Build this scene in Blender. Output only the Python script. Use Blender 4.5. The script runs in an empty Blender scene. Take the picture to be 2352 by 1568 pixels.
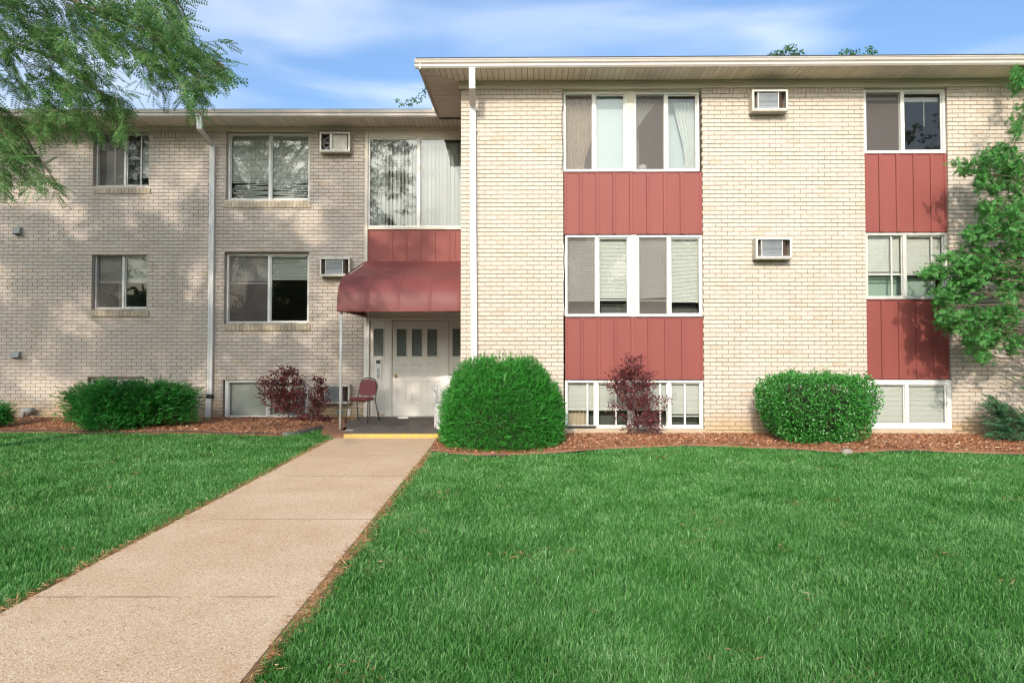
import bpy, math, random
import numpy as np
from mathutils import Vector, Matrix, noise as mnoise
random.seed(7); RNG = np.random.default_rng(11)
R = math.radians
SC = bpy.context.scene; COL = SC.collection

# ------------------------------------------------------------------ camera model
FPX = 1629.0; TH = R(1.5); CV = 747.34; CU = 1181.0; CAMZ = 1.6
def ray(u, v):
    xn = (u-CU)/FPX; yn = (CV-v)/FPX
    return Vector((xn, math.cos(TH)-yn*math.sin(TH), math.sin(TH)+yn*math.cos(TH)))
def at(u, v, D):
    d = ray(u, v); return Vector((0, 0, CAMZ)) + d*(D/d.y)
def gnd(u, v, z=0.0):
    d = ray(u, v); return Vector((0, 0, CAMZ)) + d*((z-CAMZ)/d.z)
def proj(P):
    P = np.asarray(P); x = P[..., 0]; y = P[..., 1]; z = P[..., 2]-CAMZ
    f = y*math.cos(TH)+z*math.sin(TH); up = -y*math.sin(TH)+z*math.cos(TH)
    f = np.where(f < 0.05, 0.05, f)
    return CU+FPX*x/f, CV-FPX*up/f
cam = bpy.data.cameras.new('camera'); co = bpy.data.objects.new('camera', cam); COL.objects.link(co)
co.location = (0, 0, CAMZ); co.rotation_euler = (R(90)+TH, 0, 0)
cam.sensor_width = 36; cam.lens = FPX/2352*36
cam.shift_x = -5/2352; cam.shift_y = -36.66/2352; cam.clip_end = 2000; cam.clip_start = 0.05
SC.camera = co

# ------------------------------------------------------------------ materials
class NT:
    def __init__(s, name):
        s.m = bpy.data.materials.new(name); s.m.use_nodes = True; s.t = s.m.node_tree; s.t.nodes.clear()
        s.out = s.n('ShaderNodeOutputMaterial')
    def n(s, typ, **kw):
        nd = s.t.nodes.new(typ)
        for k, v in kw.items():
            if k.startswith('i_'): nd.inputs[k[2:].replace('_', ' ')].default_value = v
            else: setattr(nd, k, v)
        return nd
    def l(s, a, b): s.t.links.new(a, b)
def rgb(c): return (c[0], c[1], c[2], 1)
def mat(name, c, rough=0.6, c2=None, isl=0.0, nscale=8.0, nmix=0.5, bump=0.0, bscale=60.0, spec=0.4, metal=0.0,
        trans=0.0, coat=0.0, stretch=(1, 1, 1)):
    """base colour c drifting to c2 through noise, per piece variation isl, bump, optional leaf translucency"""
    t = NT(name); tc = t.n('ShaderNodeTexCoord'); mp = t.n('ShaderNodeMapping'); mp.inputs['Scale'].default_value = stretch
    t.l(tc.outputs['Object'], mp.inputs['Vector'])
    nz = t.n('ShaderNodeTexNoise', i_Scale=nscale, i_Detail=5.0, i_Roughness=0.6); t.l(mp.outputs[0], nz.inputs['Vector'])
    mx = t.n('ShaderNodeMix', data_type='RGBA'); mx.inputs['A'].default_value = rgb(c); mx.inputs['B'].default_value = rgb(c2 or c)
    mr = t.n('ShaderNodeMapRange'); mr.inputs['From Min'].default_value = 0.5-0.5*nmix+0.1; mr.inputs['From Max'].default_value = 0.5+0.5*nmix
    t.l(nz.outputs['Fac'], mr.inputs['Value']); t.l(mr.outputs[0], mx.inputs['Factor'])
    col = mx.outputs['Result']
    if isl > 0:
        g = t.n('ShaderNodeNewGeometry'); m2 = t.n('ShaderNodeMapRange')
        m2.inputs['To Min'].default_value = 1-isl; m2.inputs['To Max'].default_value = 1+isl
        t.l(g.outputs['Random Per Island'], m2.inputs['Value'])
        vm = t.n('ShaderNodeVectorMath', operation='SCALE'); t.l(col, vm.inputs[0]); t.l(m2.outputs[0], vm.inputs['Scale']); col = vm.outputs[0]
    p = t.n('ShaderNodeBsdfPrincipled', i_Roughness=rough, i_Metallic=metal)
    p.inputs['Specular IOR Level'].default_value = spec; p.inputs['Coat Weight'].default_value = coat
    t.l(col, p.inputs['Base Color'])
    if bump > 0:
        bn = t.n('ShaderNodeTexNoise', i_Scale=bscale, i_Detail=6.0); t.l(mp.outputs[0], bn.inputs['Vector'])
        b = t.n('ShaderNodeBump', i_Strength=bump, i_Distance=0.01); t.l(bn.outputs['Fac'], b.inputs['Height']); t.l(b.outputs[0], p.inputs['Normal'])
    if trans > 0:
        tr = t.n('ShaderNodeBsdfTranslucent'); t.l(col, tr.inputs['Color']); ms = t.n('ShaderNodeMixShader'); ms.inputs[0].default_value = trans
        t.l(p.outputs[0], ms.inputs[1]); t.l(tr.outputs[0], ms.inputs[2]); t.l(ms.outputs[0], t.out.inputs[0])
    else: t.l(p.outputs[0], t.out.inputs[0])
    return t.m
def ramp_isl(name, stops, rough=0.55, trans=0.25, patch=0.0, pscale=0.8, spec=0.3):
    """leaf colour picked per leaf from a ramp, shifted by slow patches"""
    t = NT(name); g = t.n('ShaderNodeNewGeometry'); rp = t.n('ShaderNodeValToRGB')
    el = rp.color_ramp.elements
    while len(el) < len(stops): el.new(0.5)
    for e, (pos, c) in zip(el, stops): e.position = pos; e.color = rgb(c)
    src = g.outputs['Random Per Island']
    if patch > 0:
        tc = t.n('ShaderNodeTexCoord'); nz = t.n('ShaderNodeTexNoise', i_Scale=pscale, i_Detail=4.0); t.l(tc.outputs['Object'], nz.inputs['Vector'])
        ma = t.n('ShaderNodeMath', operation='MULTIPLY_ADD'); t.l(nz.outputs['Fac'], ma.inputs[0]); ma.inputs[1].default_value = patch
        m0 = t.n('ShaderNodeMath', operation='MULTIPLY_ADD'); t.l(src, m0.inputs[0]); m0.inputs[1].default_value = 1-patch*0.4; m0.inputs[2].default_value = -patch*0.4
        t.l(m0.outputs[0], ma.inputs[2]); src = ma.outputs[0]
    t.l(src, rp.inputs[0])
    p = t.n('ShaderNodeBsdfPrincipled', i_Roughness=rough); p.inputs['Specular IOR Level'].default_value = spec
    t.l(rp.outputs[0], p.inputs['Base Color'])
    tr = t.n('ShaderNodeBsdfTranslucent'); t.l(rp.outputs[0], tr.inputs['Color'])
    ms = t.n('ShaderNodeMixShader'); ms.inputs[0].default_value = trans
    t.l(p.outputs[0], ms.inputs[1]); t.l(tr.outputs[0], ms.inputs[2]); t.l(ms.outputs[0], t.out.inputs[0])
    return t.m
M = {}
def brick_mat():
    t = NT('cream_brick'); g = t.n('ShaderNodeNewGeometry'); rp = t.n('ShaderNodeValToRGB'); el = rp.color_ramp.elements
    st = [(0, (.52, .435, .355)), (.12, (.56, .475, .40)), (.6, (.58, .50, .425)), (.95, (.555, .475, .39)), (.99, (.52, .42, .32))]
    while len(el) < len(st): el.new(.5)
    for e, (p_, c) in zip(el, st): e.position = p_; e.color = rgb(c)
    t.l(g.outputs['Random Per Island'], rp.inputs[0])
    tc = t.n('ShaderNodeTexCoord')
    nz = t.n('ShaderNodeTexNoise', i_Scale=1.3, i_Detail=6.0, i_Roughness=.65); t.l(tc.outputs['Object'], nz.inputs['Vector'])
    mr = t.n('ShaderNodeMapRange'); mr.inputs['From Min'].default_value = .5; mr.inputs['From Max'].default_value = .8; mr.inputs['To Max'].default_value = .2
    t.l(nz.outputs['Fac'], mr.inputs['Value'])
    mx = t.n('ShaderNodeMix', data_type='RGBA'); mx.inputs['B'].default_value = rgb((.46, .36, .24))
    t.l(rp.outputs[0], mx.inputs['A']); t.l(mr.outputs[0], mx.inputs['Factor'])
    # splash stain near the ground with a ragged top
    sp = t.n('ShaderNodeSeparateXYZ'); t.l(g.outputs['Position'], sp.inputs[0])
    n2 = t.n('ShaderNodeTexNoise', i_Scale=2.2, i_Detail=5.0); t.l(tc.outputs['Object'], n2.inputs['Vector'])
    ma = t.n('ShaderNodeMath', operation='MULTIPLY_ADD'); t.l(n2.outputs['Fac'], ma.inputs[0]); ma.inputs[1].default_value = -.75; t.l(sp.outputs['Z'], ma.inputs[2])
    m3 = t.n('ShaderNodeMapRange'); m3.inputs['From Min'].default_value = .12; m3.inputs['From Max'].default_value = -.25; m3.inputs['To Max'].default_value = .75
    t.l(ma.outputs[0], m3.inputs['Value'])
    mx2 = t.n('ShaderNodeMix', data_type='RGBA'); mx2.inputs['B'].default_value = rgb((.50, .34, .17)); t.l(mx.outputs['Result'], mx2.inputs['A']); t.l(m3.outputs[0], mx2.inputs['Factor'])
    # faint rain streaks
    mp5 = t.n('ShaderNodeMapping'); mp5.inputs['Scale'].default_value = (3.2, 3.2, .35); t.l(tc.outputs['Object'], mp5.inputs['Vector'])
    n5 = t.n('ShaderNodeTexNoise', i_Scale=1.6, i_Detail=5.0); t.l(mp5.outputs[0], n5.inputs['Vector'])
    m5 = t.n('ShaderNodeMapRange'); m5.inputs['From Min'].default_value = .52; m5.inputs['From Max'].default_value = .75; m5.inputs['To Max'].default_value = .3; t.l(n5.outputs['Fac'], m5.inputs['Value'])
    mx5 = t.n('ShaderNodeMix', data_type='RGBA'); mx5.inputs['B'].default_value = rgb((.40, .35, .28)); t.l(mx2.outputs['Result'], mx5.inputs['A']); t.l(m5.outputs[0], mx5.inputs['Factor']); mx2 = mx5
    # fine vertical soot specks
    n4 = t.n('ShaderNodeTexNoise', i_Scale=35.0, i_Detail=3.0); t.l(tc.outputs['Object'], n4.inputs['Vector'])
    m4 = t.n('ShaderNodeMapRange'); m4.inputs['From Min'].default_value = .3; m4.inputs['From Max'].default_value = .7; m4.inputs['To Min'].default_value = .9; m4.inputs['To Max'].default_value = 1.08
    t.l(n4.outputs['Fac'], m4.inputs['Value']); vm = t.n('ShaderNodeVectorMath', operation='SCALE'); t.l(mx2.outputs['Result'], vm.inputs[0]); t.l(m4.outputs[0], vm.inputs['Scale'])
    p = t.n('ShaderNodeBsdfPrincipled', i_Roughness=.62); t.l(vm.outputs[0], p.inputs['Base Color'])
    b = t.n('ShaderNodeBump', i_Strength=.35, i_Distance=.004); t.l(n4.outputs['Fac'], b.inputs['Height']); t.l(b.outputs[0], p.inputs['Normal'])
    t.l(p.outputs[0], t.out.inputs[0]); return t.m
M['brick'] = brick_mat()
M['mortar'] = mat('mortar', (.27, .215, .155), .9, (.21, .165, .12), nscale=3)
M['sillbrick'] = mat('sill_brick', (.50, .42, .31), .8, (.36, .29, .20), isl=.18, nscale=12)
M['red'] = mat('red_panel_paint', (.262, .070, .058), .55, (.222, .058, .05), nscale=2.2, nmix=.7, bump=.12, bscale=14, stretch=(1, 1, .3), isl=.05, spec=.3)
M['awning'] = mat('maroon_vinyl', (.215, .062, .056), .55, (.17, .046, .042), nscale=2.2, bump=.2, bscale=6, spec=.35)
M['white'] = mat('white_frame_paint', (.78, .77, .73), .45, (.66, .65, .61), nscale=6, nmix=.8)
M['alu'] = mat('aluminium_frame', (.60, .59, .55), .4, (.50, .49, .45), nscale=6, metal=.15)
M['trim'] = mat('beige_trim', (.72, .66, .55), .55, (.62, .56, .45), nscale=2.5, stretch=(.4, 1, 3))
M['soffit'] = mat('soffit_panel', (.80, .73, .62), .55, (.66, .58, .47), isl=.09, nscale=.9, nmix=.35)
M['gutter'] = mat('gutter_metal', (.58, .53, .48), .4, (.46, .41, .36), nscale=1.6, stretch=(.5, 1, 4))
M['doorp'] = mat('door_paint', (.84, .79, .72), .45, (.76, .71, .64), nscale=3)
M['dspout'] = mat('downspout_metal', (.74, .72, .69), .4, (.64, .61, .57), nscale=3, stretch=(1, 1, .3))
M['shingle'] = mat('roof_shingle', (.06, .055, .055), .9, (.03, .03, .03), nscale=20, bump=.5)
M['black'] = mat('black_plastic', (.02, .02, .022), .5)
M['dark'] = mat('dark_void', (.03, .026, .024), .8)
M['interior'] = mat('interior_wall', (.45, .41, .37), .8)
M['blind'] = mat('blind_slat', (.62, .60, .56), .5, isl=.04)
M['vblind'] = mat('vertical_blind', (.36, .36, .35), .5, isl=.10, trans=.15)
M['curtain'] = mat('curtain_cloth', (.74, .60, .45), .8, (.62, .50, .36), nscale=6, trans=.2)
M['curtainw'] = mat('white_curtain_cloth', (.60, .61, .60), .8, trans=.2)
M['shade'] = mat('roller_shade', (.44, .49, .51), .7, trans=.1)
M['conc'] = mat('sill_concrete', (.52, .42, .31), .85, (.42, .32, .22), nscale=7, bump=.4)
M['landing'] = mat('landing_mat', (.15, .125, .105), .9, (.10, .085, .075), nscale=5, bump=.5, bscale=90)
M['yellow'] = mat('yellow_paint', (.72, .45, .07), .7, (.40, .30, .16), nscale=14, nmix=.55, bump=.3)
M['acmetal'] = mat('ac_casing_metal', (.56, .53, .45), .5, (.40, .36, .28), nscale=9, nmix=.5)
M['acrim'] = mat('ac_rim_metal', (.74, .73, .68), .4, (.52, .46, .38), nscale=18, nmix=.4)
M['accoil'] = mat('ac_coil', (.27, .29, .31), .45, (.34, .36, .37), isl=.25, nscale=10, metal=.3)
M['rust'] = mat('rusty_steel', (.12, .075, .055), .8, (.05, .035, .03), nscale=25)
M['brass'] = mat('brass', (.45, .32, .12), .3, metal=.9)
M['vinylred'] = mat('maroon_upholstery', (.20, .035, .04), .35, (.20, .035, .04), nscale=8)
M['chairleg'] = mat('chair_steel', (.13, .12, .11), .4, metal=.6)
M['padding'] = mat('torn_padding', (.45, .33, .24), .9)
M['plastic'] = mat('white_plastic', (.80, .77, .74), .4)
M['bark'] = mat('bark', (.12, .085, .06), .9, (.20, .15, .11), nscale=20, bump=.6, stretch=(3, 3, .5))
M['twig'] = mat('twig', (.14, .10, .075), .85)
M['purpletwig'] = mat('purple_twig', (.13, .07, .06), .8)
M['edging'] = mat('edging_plastic', (.045, .045, .05), .5)
M['cable'] = mat('cable', (.05, .05, .05), .5)
M['ventgrey'] = mat('vent_plastic', (.34, .35, .33), .5, (.27, .27, .25), nscale=20)
M['rubble'] = mat('stone', (.33, .28, .24), .9, (.25, .2, .17), nscale=15, bump=.5)
def mat_glass():
    t = NT('window_glass'); fr = t.n('ShaderNodeLayerWeight', i_Blend=.35)
    mr = t.n('ShaderNodeMapRange'); mr.inputs['To Min'].default_value = .022; mr.inputs['To Max'].default_value = .6; t.l(fr.outputs['Fresnel'], mr.inputs['Value'])
    gl = t.n('ShaderNodeBsdfGlossy', i_Roughness=.0); gl.inputs['Color'].default_value = (.95, .97, 1, 1)
    tc = t.n('ShaderNodeTexCoord'); nz = t.n('ShaderNodeTexNoise', i_Scale=2.5, i_Detail=1.0); t.l(tc.outputs['Object'], nz.inputs['Vector'])
    b = t.n('ShaderNodeBump', i_Strength=.012, i_Distance=.05); t.l(nz.outputs['Fac'], b.inputs['Height']); t.l(b.outputs[0], gl.inputs['Normal'])
    tr = t.n('ShaderNodeBsdfTransparent'); tr.inputs['Color'].default_value = (.84, .88, .86, 1)
    ms = t.n('ShaderNodeMixShader'); t.l(mr.outputs[0], ms.inputs[0]); t.l(tr.outputs[0], ms.inputs[1]); t.l(gl.outputs[0], ms.inputs[2]); t.l(ms.outputs[0], t.out.inputs[0])
    return t.m
M['glass'] = mat_glass()
def mat_screen():
    t = NT('insect_screen'); d = t.n('ShaderNodeBsdfDiffuse'); d.inputs['Color'].default_value = (.20, .175, .16, 1)
    tr = t.n('ShaderNodeBsdfTransparent'); ms = t.n('ShaderNodeMixShader'); ms.inputs[0].default_value = .43
    t.l(tr.outputs[0], ms.inputs[1]); t.l(d.outputs[0], ms.inputs[2]); t.l(ms.outputs[0], t.out.inputs[0]); return t.m
M['screen'] = mat_screen()
M['doorglass'] = mat('door_glass', (.10, .13, .12), .25, (.06, .08, .07), nscale=6)
M['wire'] = mat('glass_wire', (.32, .34, .31), .5)

# ------------------------------------------------------------------ frames & mesh builder
class Frame:
    def __init__(s, o, ang): s.o = Vector(o); s.ex = Vector((math.cos(ang), math.sin(ang), 0)); s.en = Vector((math.sin(ang), -math.cos(ang), 0)); s.ang = ang
    def w(s, x, d, z): return s.o + s.ex*x + s.en*d + Vector((0, 0, z))
    def px(s, u, v, d=0.0):
        r = ray(u, v); c = Vector((0, 0, CAMZ)); o = s.o + s.en*d
        t = (o-c).dot(s.en)/r.dot(s.en); p = c + r*t
        return (p-s.o).dot(s.ex), p.z
    def rect(s, u0, v0, u1, v1, d=0.0):
        vm = (v0+v1)/2; um = (u0+u1)/2
        return s.px(u0, vm, d)[0], s.px(u1, vm, d)[0], s.px(um, v1, d)[1], s.px(um, v0, d)[1]
WORLD = Frame((0, 0, 0), 0)
class WF:   # plain world frame (x, y, z)
    ang = 0
    def w(s, x, y, z): return Vector((x, y, z))
WF = WF()
FL = Frame((0, 15.1, 0), 0)
XC = (1058-CU)/FPX*12.5
FR = Frame((XC, 12.5, 0), -0.0155)
def absorb(a, b_):
    """add the pieces of b_ to a under material slot 1"""
    o = len(a.v); a.v += b_.v; a.f += [tuple(i+o for i in f) for f in b_.f]; a.mi += [1]*len(b_.f)
class MB:
    def __init__(s, F=WF): s.F = F; s.v = []; s.f = []; s.mi = []; s.m = 0; s.smooth = False
    def pt(s, x, y, z): s.v.append(tuple(s.F.w(x, y, z))); return len(s.v)-1
    def face(s, ids): s.f.append(tuple(ids)); s.mi.append(s.m)
    def quad(s, a, b, c, d): s.face([s.pt(*a), s.pt(*b), s.pt(*c), s.pt(*d)])
    def box(s, x0, x1, y0, y1, z0, z1):
        i = len(s.v)
        for z in (z0, z1):
            for y in (y0, y1):
                for x in (x0, x1): s.pt(x, y, z)
        for q in ((0, 2, 3, 1), (4, 5, 7, 6), (0, 1, 5, 4), (2, 6, 7, 3), (0, 4, 6, 2), (1, 3, 7, 5)): s.face([i+k for k in q])
    def bbox(s, x0, x1, y0, y1, z0, z1, b=.004):
        """box with chamfered edges facing +y (outwards) side"""
        i = len(s.v)
        for (yy, e) in ((y0, 0), (y1-b, 0), (y1, b)):
            for (xx, zz) in ((x0+e, z0+e), (x1-e, z0+e), (x1-e, z1-e), (x0+e, z1-e)): s.pt(xx, yy, zz)
        for k in range(2):
            for j in range(4):
                a = i+k*4+j; c = i+k*4+(j+1) % 4; s.face([a, c, c+4, a+4])
        s.face([i+8, i+9, i+10, i+11]); s.face([i+3, i+2, i+1, i])
    def frame(s, x0, x1, z0, z1, y0, y1, w, wb=None, wt=None):
        wb = wb or w; wt = wt or w
        s.bbox(x0, x0+w, y0, y1, z0, z1, .003); s.bbox(x1-w, x1, y0, y1, z0, z1, .003)
        s.bbox(x0+w, x1-w, y0, y1-.002, z0, z0+wb, .003); s.bbox(x0+w, x1-w, y0, y1-.002, z1-wt, z1, .003)
    def tube(s, pts, r, n=8, cap=True):
        pts = [Vector(p) for p in pts]; rs = r if isinstance(r, (list, tuple)) else [r]*len(pts); rings = []
        for k, p in enumerate(pts):
            d = (pts[min(k+1, len(pts)-1)]-pts[max(k-1, 0)]).normalized()
            a = d.orthogonal().normalized() if k == 0 else (a - d*a.dot(d)).normalized(); b = d.cross(a)
            rings.append([s.pt(*(p+(a*math.cos(6.2832*j/n)+b*math.sin(6.2832*j/n))*rs[k])) for j in range(n)])
        for q0, q1 in zip(rings, rings[1:]):
            for j in range(n): s.face([q0[j], q0[(j+1) % n], q1[(j+1) % n], q1[j]])
        if cap: s.face(rings[0][::-1]); s.face(rings[-1])
    def prism(s, prof, x0, x1, cap=True):
        """profile of (y,z) extruded along x"""
        n = len(prof); a = [s.pt(x0, y, z) for y, z in prof]; b = [s.pt(x1, y, z) for y, z in prof]
        for j in range(n): s.face([a[j], a[(j+1) % n], b[(j+1) % n], b[j]])
        if cap: s.face(a[::-1]); s.face(b)
    def lathe(s, prof, cx, cy, n=20, z0=0, sx=1, sy=1):
        rings = [[s.pt(cx+r*sx*math.cos(6.2832*j/n), cy+r*sy*math.sin(6.2832*j/n), z0+z) for j in range(n)] for r, z in prof]
        for q0, q1 in zip(rings, rings[1:]):
            for j in range(n): s.face([q0[j], q0[(j+1) % n], q1[(j+1) % n], q1[j]])
        s.face(rings[0][::-1]); s.face(rings[-1])
    def build(s, name, mats, parent=None, smooth=None):
        off = parent_world(parent)
        me = bpy.data.meshes.new(name)
        me.from_pydata([(a-off[0], b-off[1], c-off[2]) for a, b, c in s.v], [], s.f); me.update()
        for m in (mats if isinstance(mats, (list, tuple)) else [mats]): me.materials.append(m)
        if len(set(s.mi)) > 1: me.polygons.foreach_set('material_index', s.mi)
        if smooth or (smooth is None and s.smooth): me.polygons.foreach_set('use_smooth', [True]*len(me.polygons))
        o = bpy.data.objects.new(name, me); COL.objects.link(o); o.parent = parent
        return o
def parent_world(p):
    off = Vector((0, 0, 0))
    while p is not None: off += p.location; p = p.parent
    return off
def tag(o, label=None, cat=None, group=None, kind=None):
    if label: o['label'] = label
    if cat: o['category'] = cat
    if group: o['group'] = group
    if kind: o['kind'] = kind
    return o
def thing(name, loc, label, cat, group=None):
    o = bpy.data.objects.new(name, None); COL.objects.link(o); o.location = loc; o.empty_display_size = .2
    return tag(o, label, cat, group)
def npmesh(name, V, Fq, m, parent=None, smooth=False):
    """V (N,3) float, Fq (K,4|3) int"""
    off = np.array(parent_world(parent)); V = (V-off).astype(np.float32); k = Fq.shape[1]
    me = bpy.data.meshes.new(name); me.vertices.add(len(V)); me.vertices.foreach_set('co', V.ravel())
    me.loops.add(Fq.size); me.loops.foreach_set('vertex_index', Fq.ravel().astype(np.int32))
    me.polygons.add(len(Fq)); me.polygons.foreach_set('loop_start', np.arange(0, Fq.size, k, dtype=np.int32))
    me.polygons.foreach_set('loop_total', np.full(len(Fq), k, dtype=np.int32))
    if smooth: me.polygons.foreach_set('use_smooth', np.ones(len(Fq), bool))
    me.update(calc_edges=True); me.materials.append(m)
    o = bpy.data.objects.new(name, me); COL.objects.link(o); o.parent = parent
    return o
def unit(a): return a/np.maximum(np.linalg.norm(a, axis=-1, keepdims=True), 1e-9)
def orient(d, nrm=None):
    """matrices whose columns are side, along(d), normal"""
    d = unit(d)
    if nrm is None: nrm = RNG.normal(size=d.shape)
    s = unit(np.cross(d, nrm)); n = np.cross(s, d)
    return np.stack([s, d, n], axis=-1)
def scatter(tv, tf, pos, mats3, scale):
    """copies of a template (tv verts, tf faces) -> V,F"""
    tv = np.asarray(tv, float); tf = np.asarray(tf, int); n = len(pos)
    sc = np.broadcast_to(np.asarray(scale, float).reshape(n, -1), (n, 3)) if np.ndim(scale) > 0 else np.full((n, 3), scale)
    V = np.einsum('nij,nkj->nki', mats3, tv[None]*sc[:, None, :])+pos[:, None, :]
    F = tf[None]+(np.arange(n)*len(tv))[:, None, None]
    return V.reshape(-1, 3), F.reshape(-1, tf.shape[1])
LEAF_V = [(0, 0, 0), (-.28, .5, .07), (0, 1, 0), (.28, .5, .07)]; LEAF_F = [(0, 3, 2, 1)]

def each(name, F, mt, parent, boxes, bev=True):
    for b_ in boxes:
        m = MB(F); (m.bbox if bev else m.box)(*b_); m.build(name, M[mt], parent)
# ------------------------------------------------------------------ building
bld = thing('apartment_building', (0, 13.5, 0), 'cream brick apartment building with red panels, a projecting wing and low eaves', 'building')
CH = .0742; BL = .2135; J = .0075; JH = .0115
def free_segments(x0, x1, z0, z1, holes):
    cuts = [(h[0], h[1]) for h in holes if h[2] < z1-1e-4 and h[3] > z0+1e-4]
    segs = [(x0, x1)]
    for a, b in cuts:
        ns = []
        for s, e in segs:
            if b <= s or a >= e: ns.append((s, e)); continue
            if a > s: ns.append((s, a))
            if b < e: ns.append((b, e))
        segs = ns
    return segs
def brick_wall(F, x0, x1, z0, z1, holes, name, soldier=None):
    m = MB(F); rnd = random.Random(5)
    m.m = 0
    ztop = z1-(soldier or 0)
    n = int(round((ztop-z0)/CH)); ch = (ztop-z0)/n
    for k in range(n):
        za = z0+k*ch; zb = za+ch
        zc = (za+zb)/2
        for s, e in free_segments(x0, x1, zc-.002, zc+.002, holes):
            x = math.floor((s-x0)/BL)*BL+x0-(BL/2 if k % 2 else 0)
            while x < e-1e-4:
                a, b = max(x, s), min(x+BL, e); x += BL
                if b-a < .05: 
                    if b >= e-1e-4 and b-a > .012: pass
                    elif b-a < .012: continue
                ja = rnd.uniform(-.0012, .0012); jd = rnd.uniform(-.0012, .0012)
                la = a+(J/2 if a > s+1e-4 else 0); lb = b-(J/2 if b < e-1e-4 else 0)
                m.bbox(la+rnd.uniform(0, .0012), lb, -.105, jd, za+JH/2+ja, zb-JH/2+ja, .0015)
    if soldier:
        for s, e in free_segments(x0, x1, ztop, z1, holes):
            L = e-s; lead = 0.19 if L > 1 else 0
            if L < .9 or s <= x0: lead = lead
            zz = ztop; 
            if lead:
                for (a, b) in ((s, s+lead), (e-lead, e)):
                    h2 = (z1-ztop)/2
                    for q in range(2): m.bbox(a, b-J/2, -.105, 0, ztop+q*h2+J/2, ztop+(q+1)*h2-J/2, .0025)
            a0, b0 = s+lead, e-lead; ns = max(1, int(round((b0-a0)/.074))); w = (b0-a0)/ns
            for q in range(ns): m.bbox(a0+q*w+J/2, a0+(q+1)*w-J/2, -.105, rnd.uniform(-.001, .001), ztop+J/2, z1-J/2, .0025)
    # mortar backing with the same holes, a few mm behind the faces
    m.m = 1; g = .007
    hs = [(h[0]-g, h[1]+g, h[2]-g, h[3]+g) for h in holes]
    zs = sorted(set([z0, z1]+[min(max(t, z0), z1) for h in hs for t in (h[2], h[3])]))
    for za, zb in zip(zs, zs[1:]):
        if zb-za < 1e-4: continue
        for s, e in free_segments(x0, x1, (za+zb)/2-.001, (za+zb)/2+.001, hs):
            m.box(s, e, -.22, -.012, za, zb)
    return m.build(name, [M['brick'], M['mortar']], bld)

FZ_L = FL.px(600, 301)[1]; SOFZ = FR.px(1200, 188.5)[1]
FZ_R = FR.px(1500, 204)[1]
print('heights', FZ_L, SOFZ, FZ_R, FL.px(600, 289)[1])
REC = .11
def hole(F, u0, v0, u1, v1, d=-REC, pad=.004): 
    a, b, c, e = F.rect(u0, v0, u1, v1, d); return (a-pad, b+pad, c-pad, e+pad)
# left window rectangles (picture coordinates of their outer frames)
WL = {'a': (221, 304.5, 347.5, 430.5), 'b': (524, 305.5, 714, 462), 'c': (217.7, 583.7, 342.7, 710.8), 'd': (520, 582.4, 712, 743.8),
      'e': (208, 868, 337, 952), 'f': (516.4, 869.8, 710.5, 964)}
xw_end = FL.px(838, 500)[0]
holesL = []
for k, r in WL.items():
    h = list(hole(FL, *r))
    if k in 'ab': h[3] = 20
    holesL.append(tuple(h))
brick_wall(FL, -17, xw_end, -.05, FZ_L+.01, holesL, 'wall', soldier=.155)
# wing
c1 = FR.rect(1293.5, 205, 1612, 985, -.07); c2 = FR.rect(1984.5, 205, 2175.5, 985, -.07)
c1x0 = c1[0]; c1x1 = c1[1]; c2x0 = c2[0]; c2x1 = c2[1]
holesR = [(c1x0, c1x1, FR.px(1450, 997)[1], 20), (c2x0, c2x1, FR.px(2080, 990)[1], 20)]
brick_wall(FR, 0, 15, -.05, FZ_R+.01, holesR, 'wall', soldier=.105)
# side wall of the wing, facing the entrance
FS = Frame(FR.w(0, -.0, 0), math.pi/2+FR.ang)     # x runs back from the corner, outward normal points left
FS = Frame(FR.w(0, -2.6, 0), -math.pi/2+FR.ang)
brick_wall(FS, 0, 2.6-.106, -.05, FZ_R+.01, [], 'wall')
# rear shell, floors and inner walls
m = MB(WF); m.box(-17, -16.8, 15.1+.22, 25, -.05, 6.3); m.box(14.2, 14.4, 12.8, 25, -.05, 6.3); m.box(-17, 14.4, 25, 25.2, -.05, 6.3); m.build('rear_wall', M['brick'], bld)
m = MB(WF)
for z in (.02, 1.25, 3.85):
    m.box(-16.8, XC+.3, 15.33, 24.9, z-.1, z); m.box(XC+.31, 14.1, 12.85, 24.9, z-.1, z+.001)
m.box(-16.8, XC+.3, 15.33, 24.9, 6.2, 6.24)
m.box(XC+.31, 14.1, 12.85, 24.9, 6.2, 6.241)
for x in (-11, -8.6, -4.4, -3.45, 2.2, 4.6, 9.5): m.box(x, x+.1, 15.4 if x < XC else 13.0, 20, .02, 6.2)
m.box(-16.8, 14.1, 20, 20.1, .02, 6.2)
m.build('floor_slab', M['interior'], bld)

# ---- eaves
def eave(F, x0, x1, ov, slats_from, slats_to, zf, side=False):
    """soffit boards, frieze and gutter along a wall; ov = overhang"""
    zs = SOFZ
    m = MB(F); x = slats_from; rnd = random.Random(int(x0*10)+3)
    while x < slats_to:
        m.box(x+.004, x+.096, 0.0, ov, zs, zs+.012); x += .1
    m.m = 0; so = m.build('soffit', M['soffit'], bld)
    m = MB(F); m.box(slats_from, slats_to, -.1, ov, zs+.008, zs+.03); m.build('soffit_backing', M['dark'], bld)
    return so
def gutter_prof(ov, z):
    return [(ov, z+.02), (ov+.012, z-.006), (ov+.05, z-.008), (ov+.075, z+.02), (ov+.075, z+.052), (ov+.10, z+.075), (ov+.108, z+.112), (ov+.118, z+.114),
            (ov+.118, z+.126), (ov+.100, z+.126), (ov+.094, z+.085), (ov+.068, z+.058), (ov+.066, z+.024), (ov+.045, z), (ov+.012, z+.002), (ov+.008, z+.126), (ov, z+.126)]
OV = .62
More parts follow.
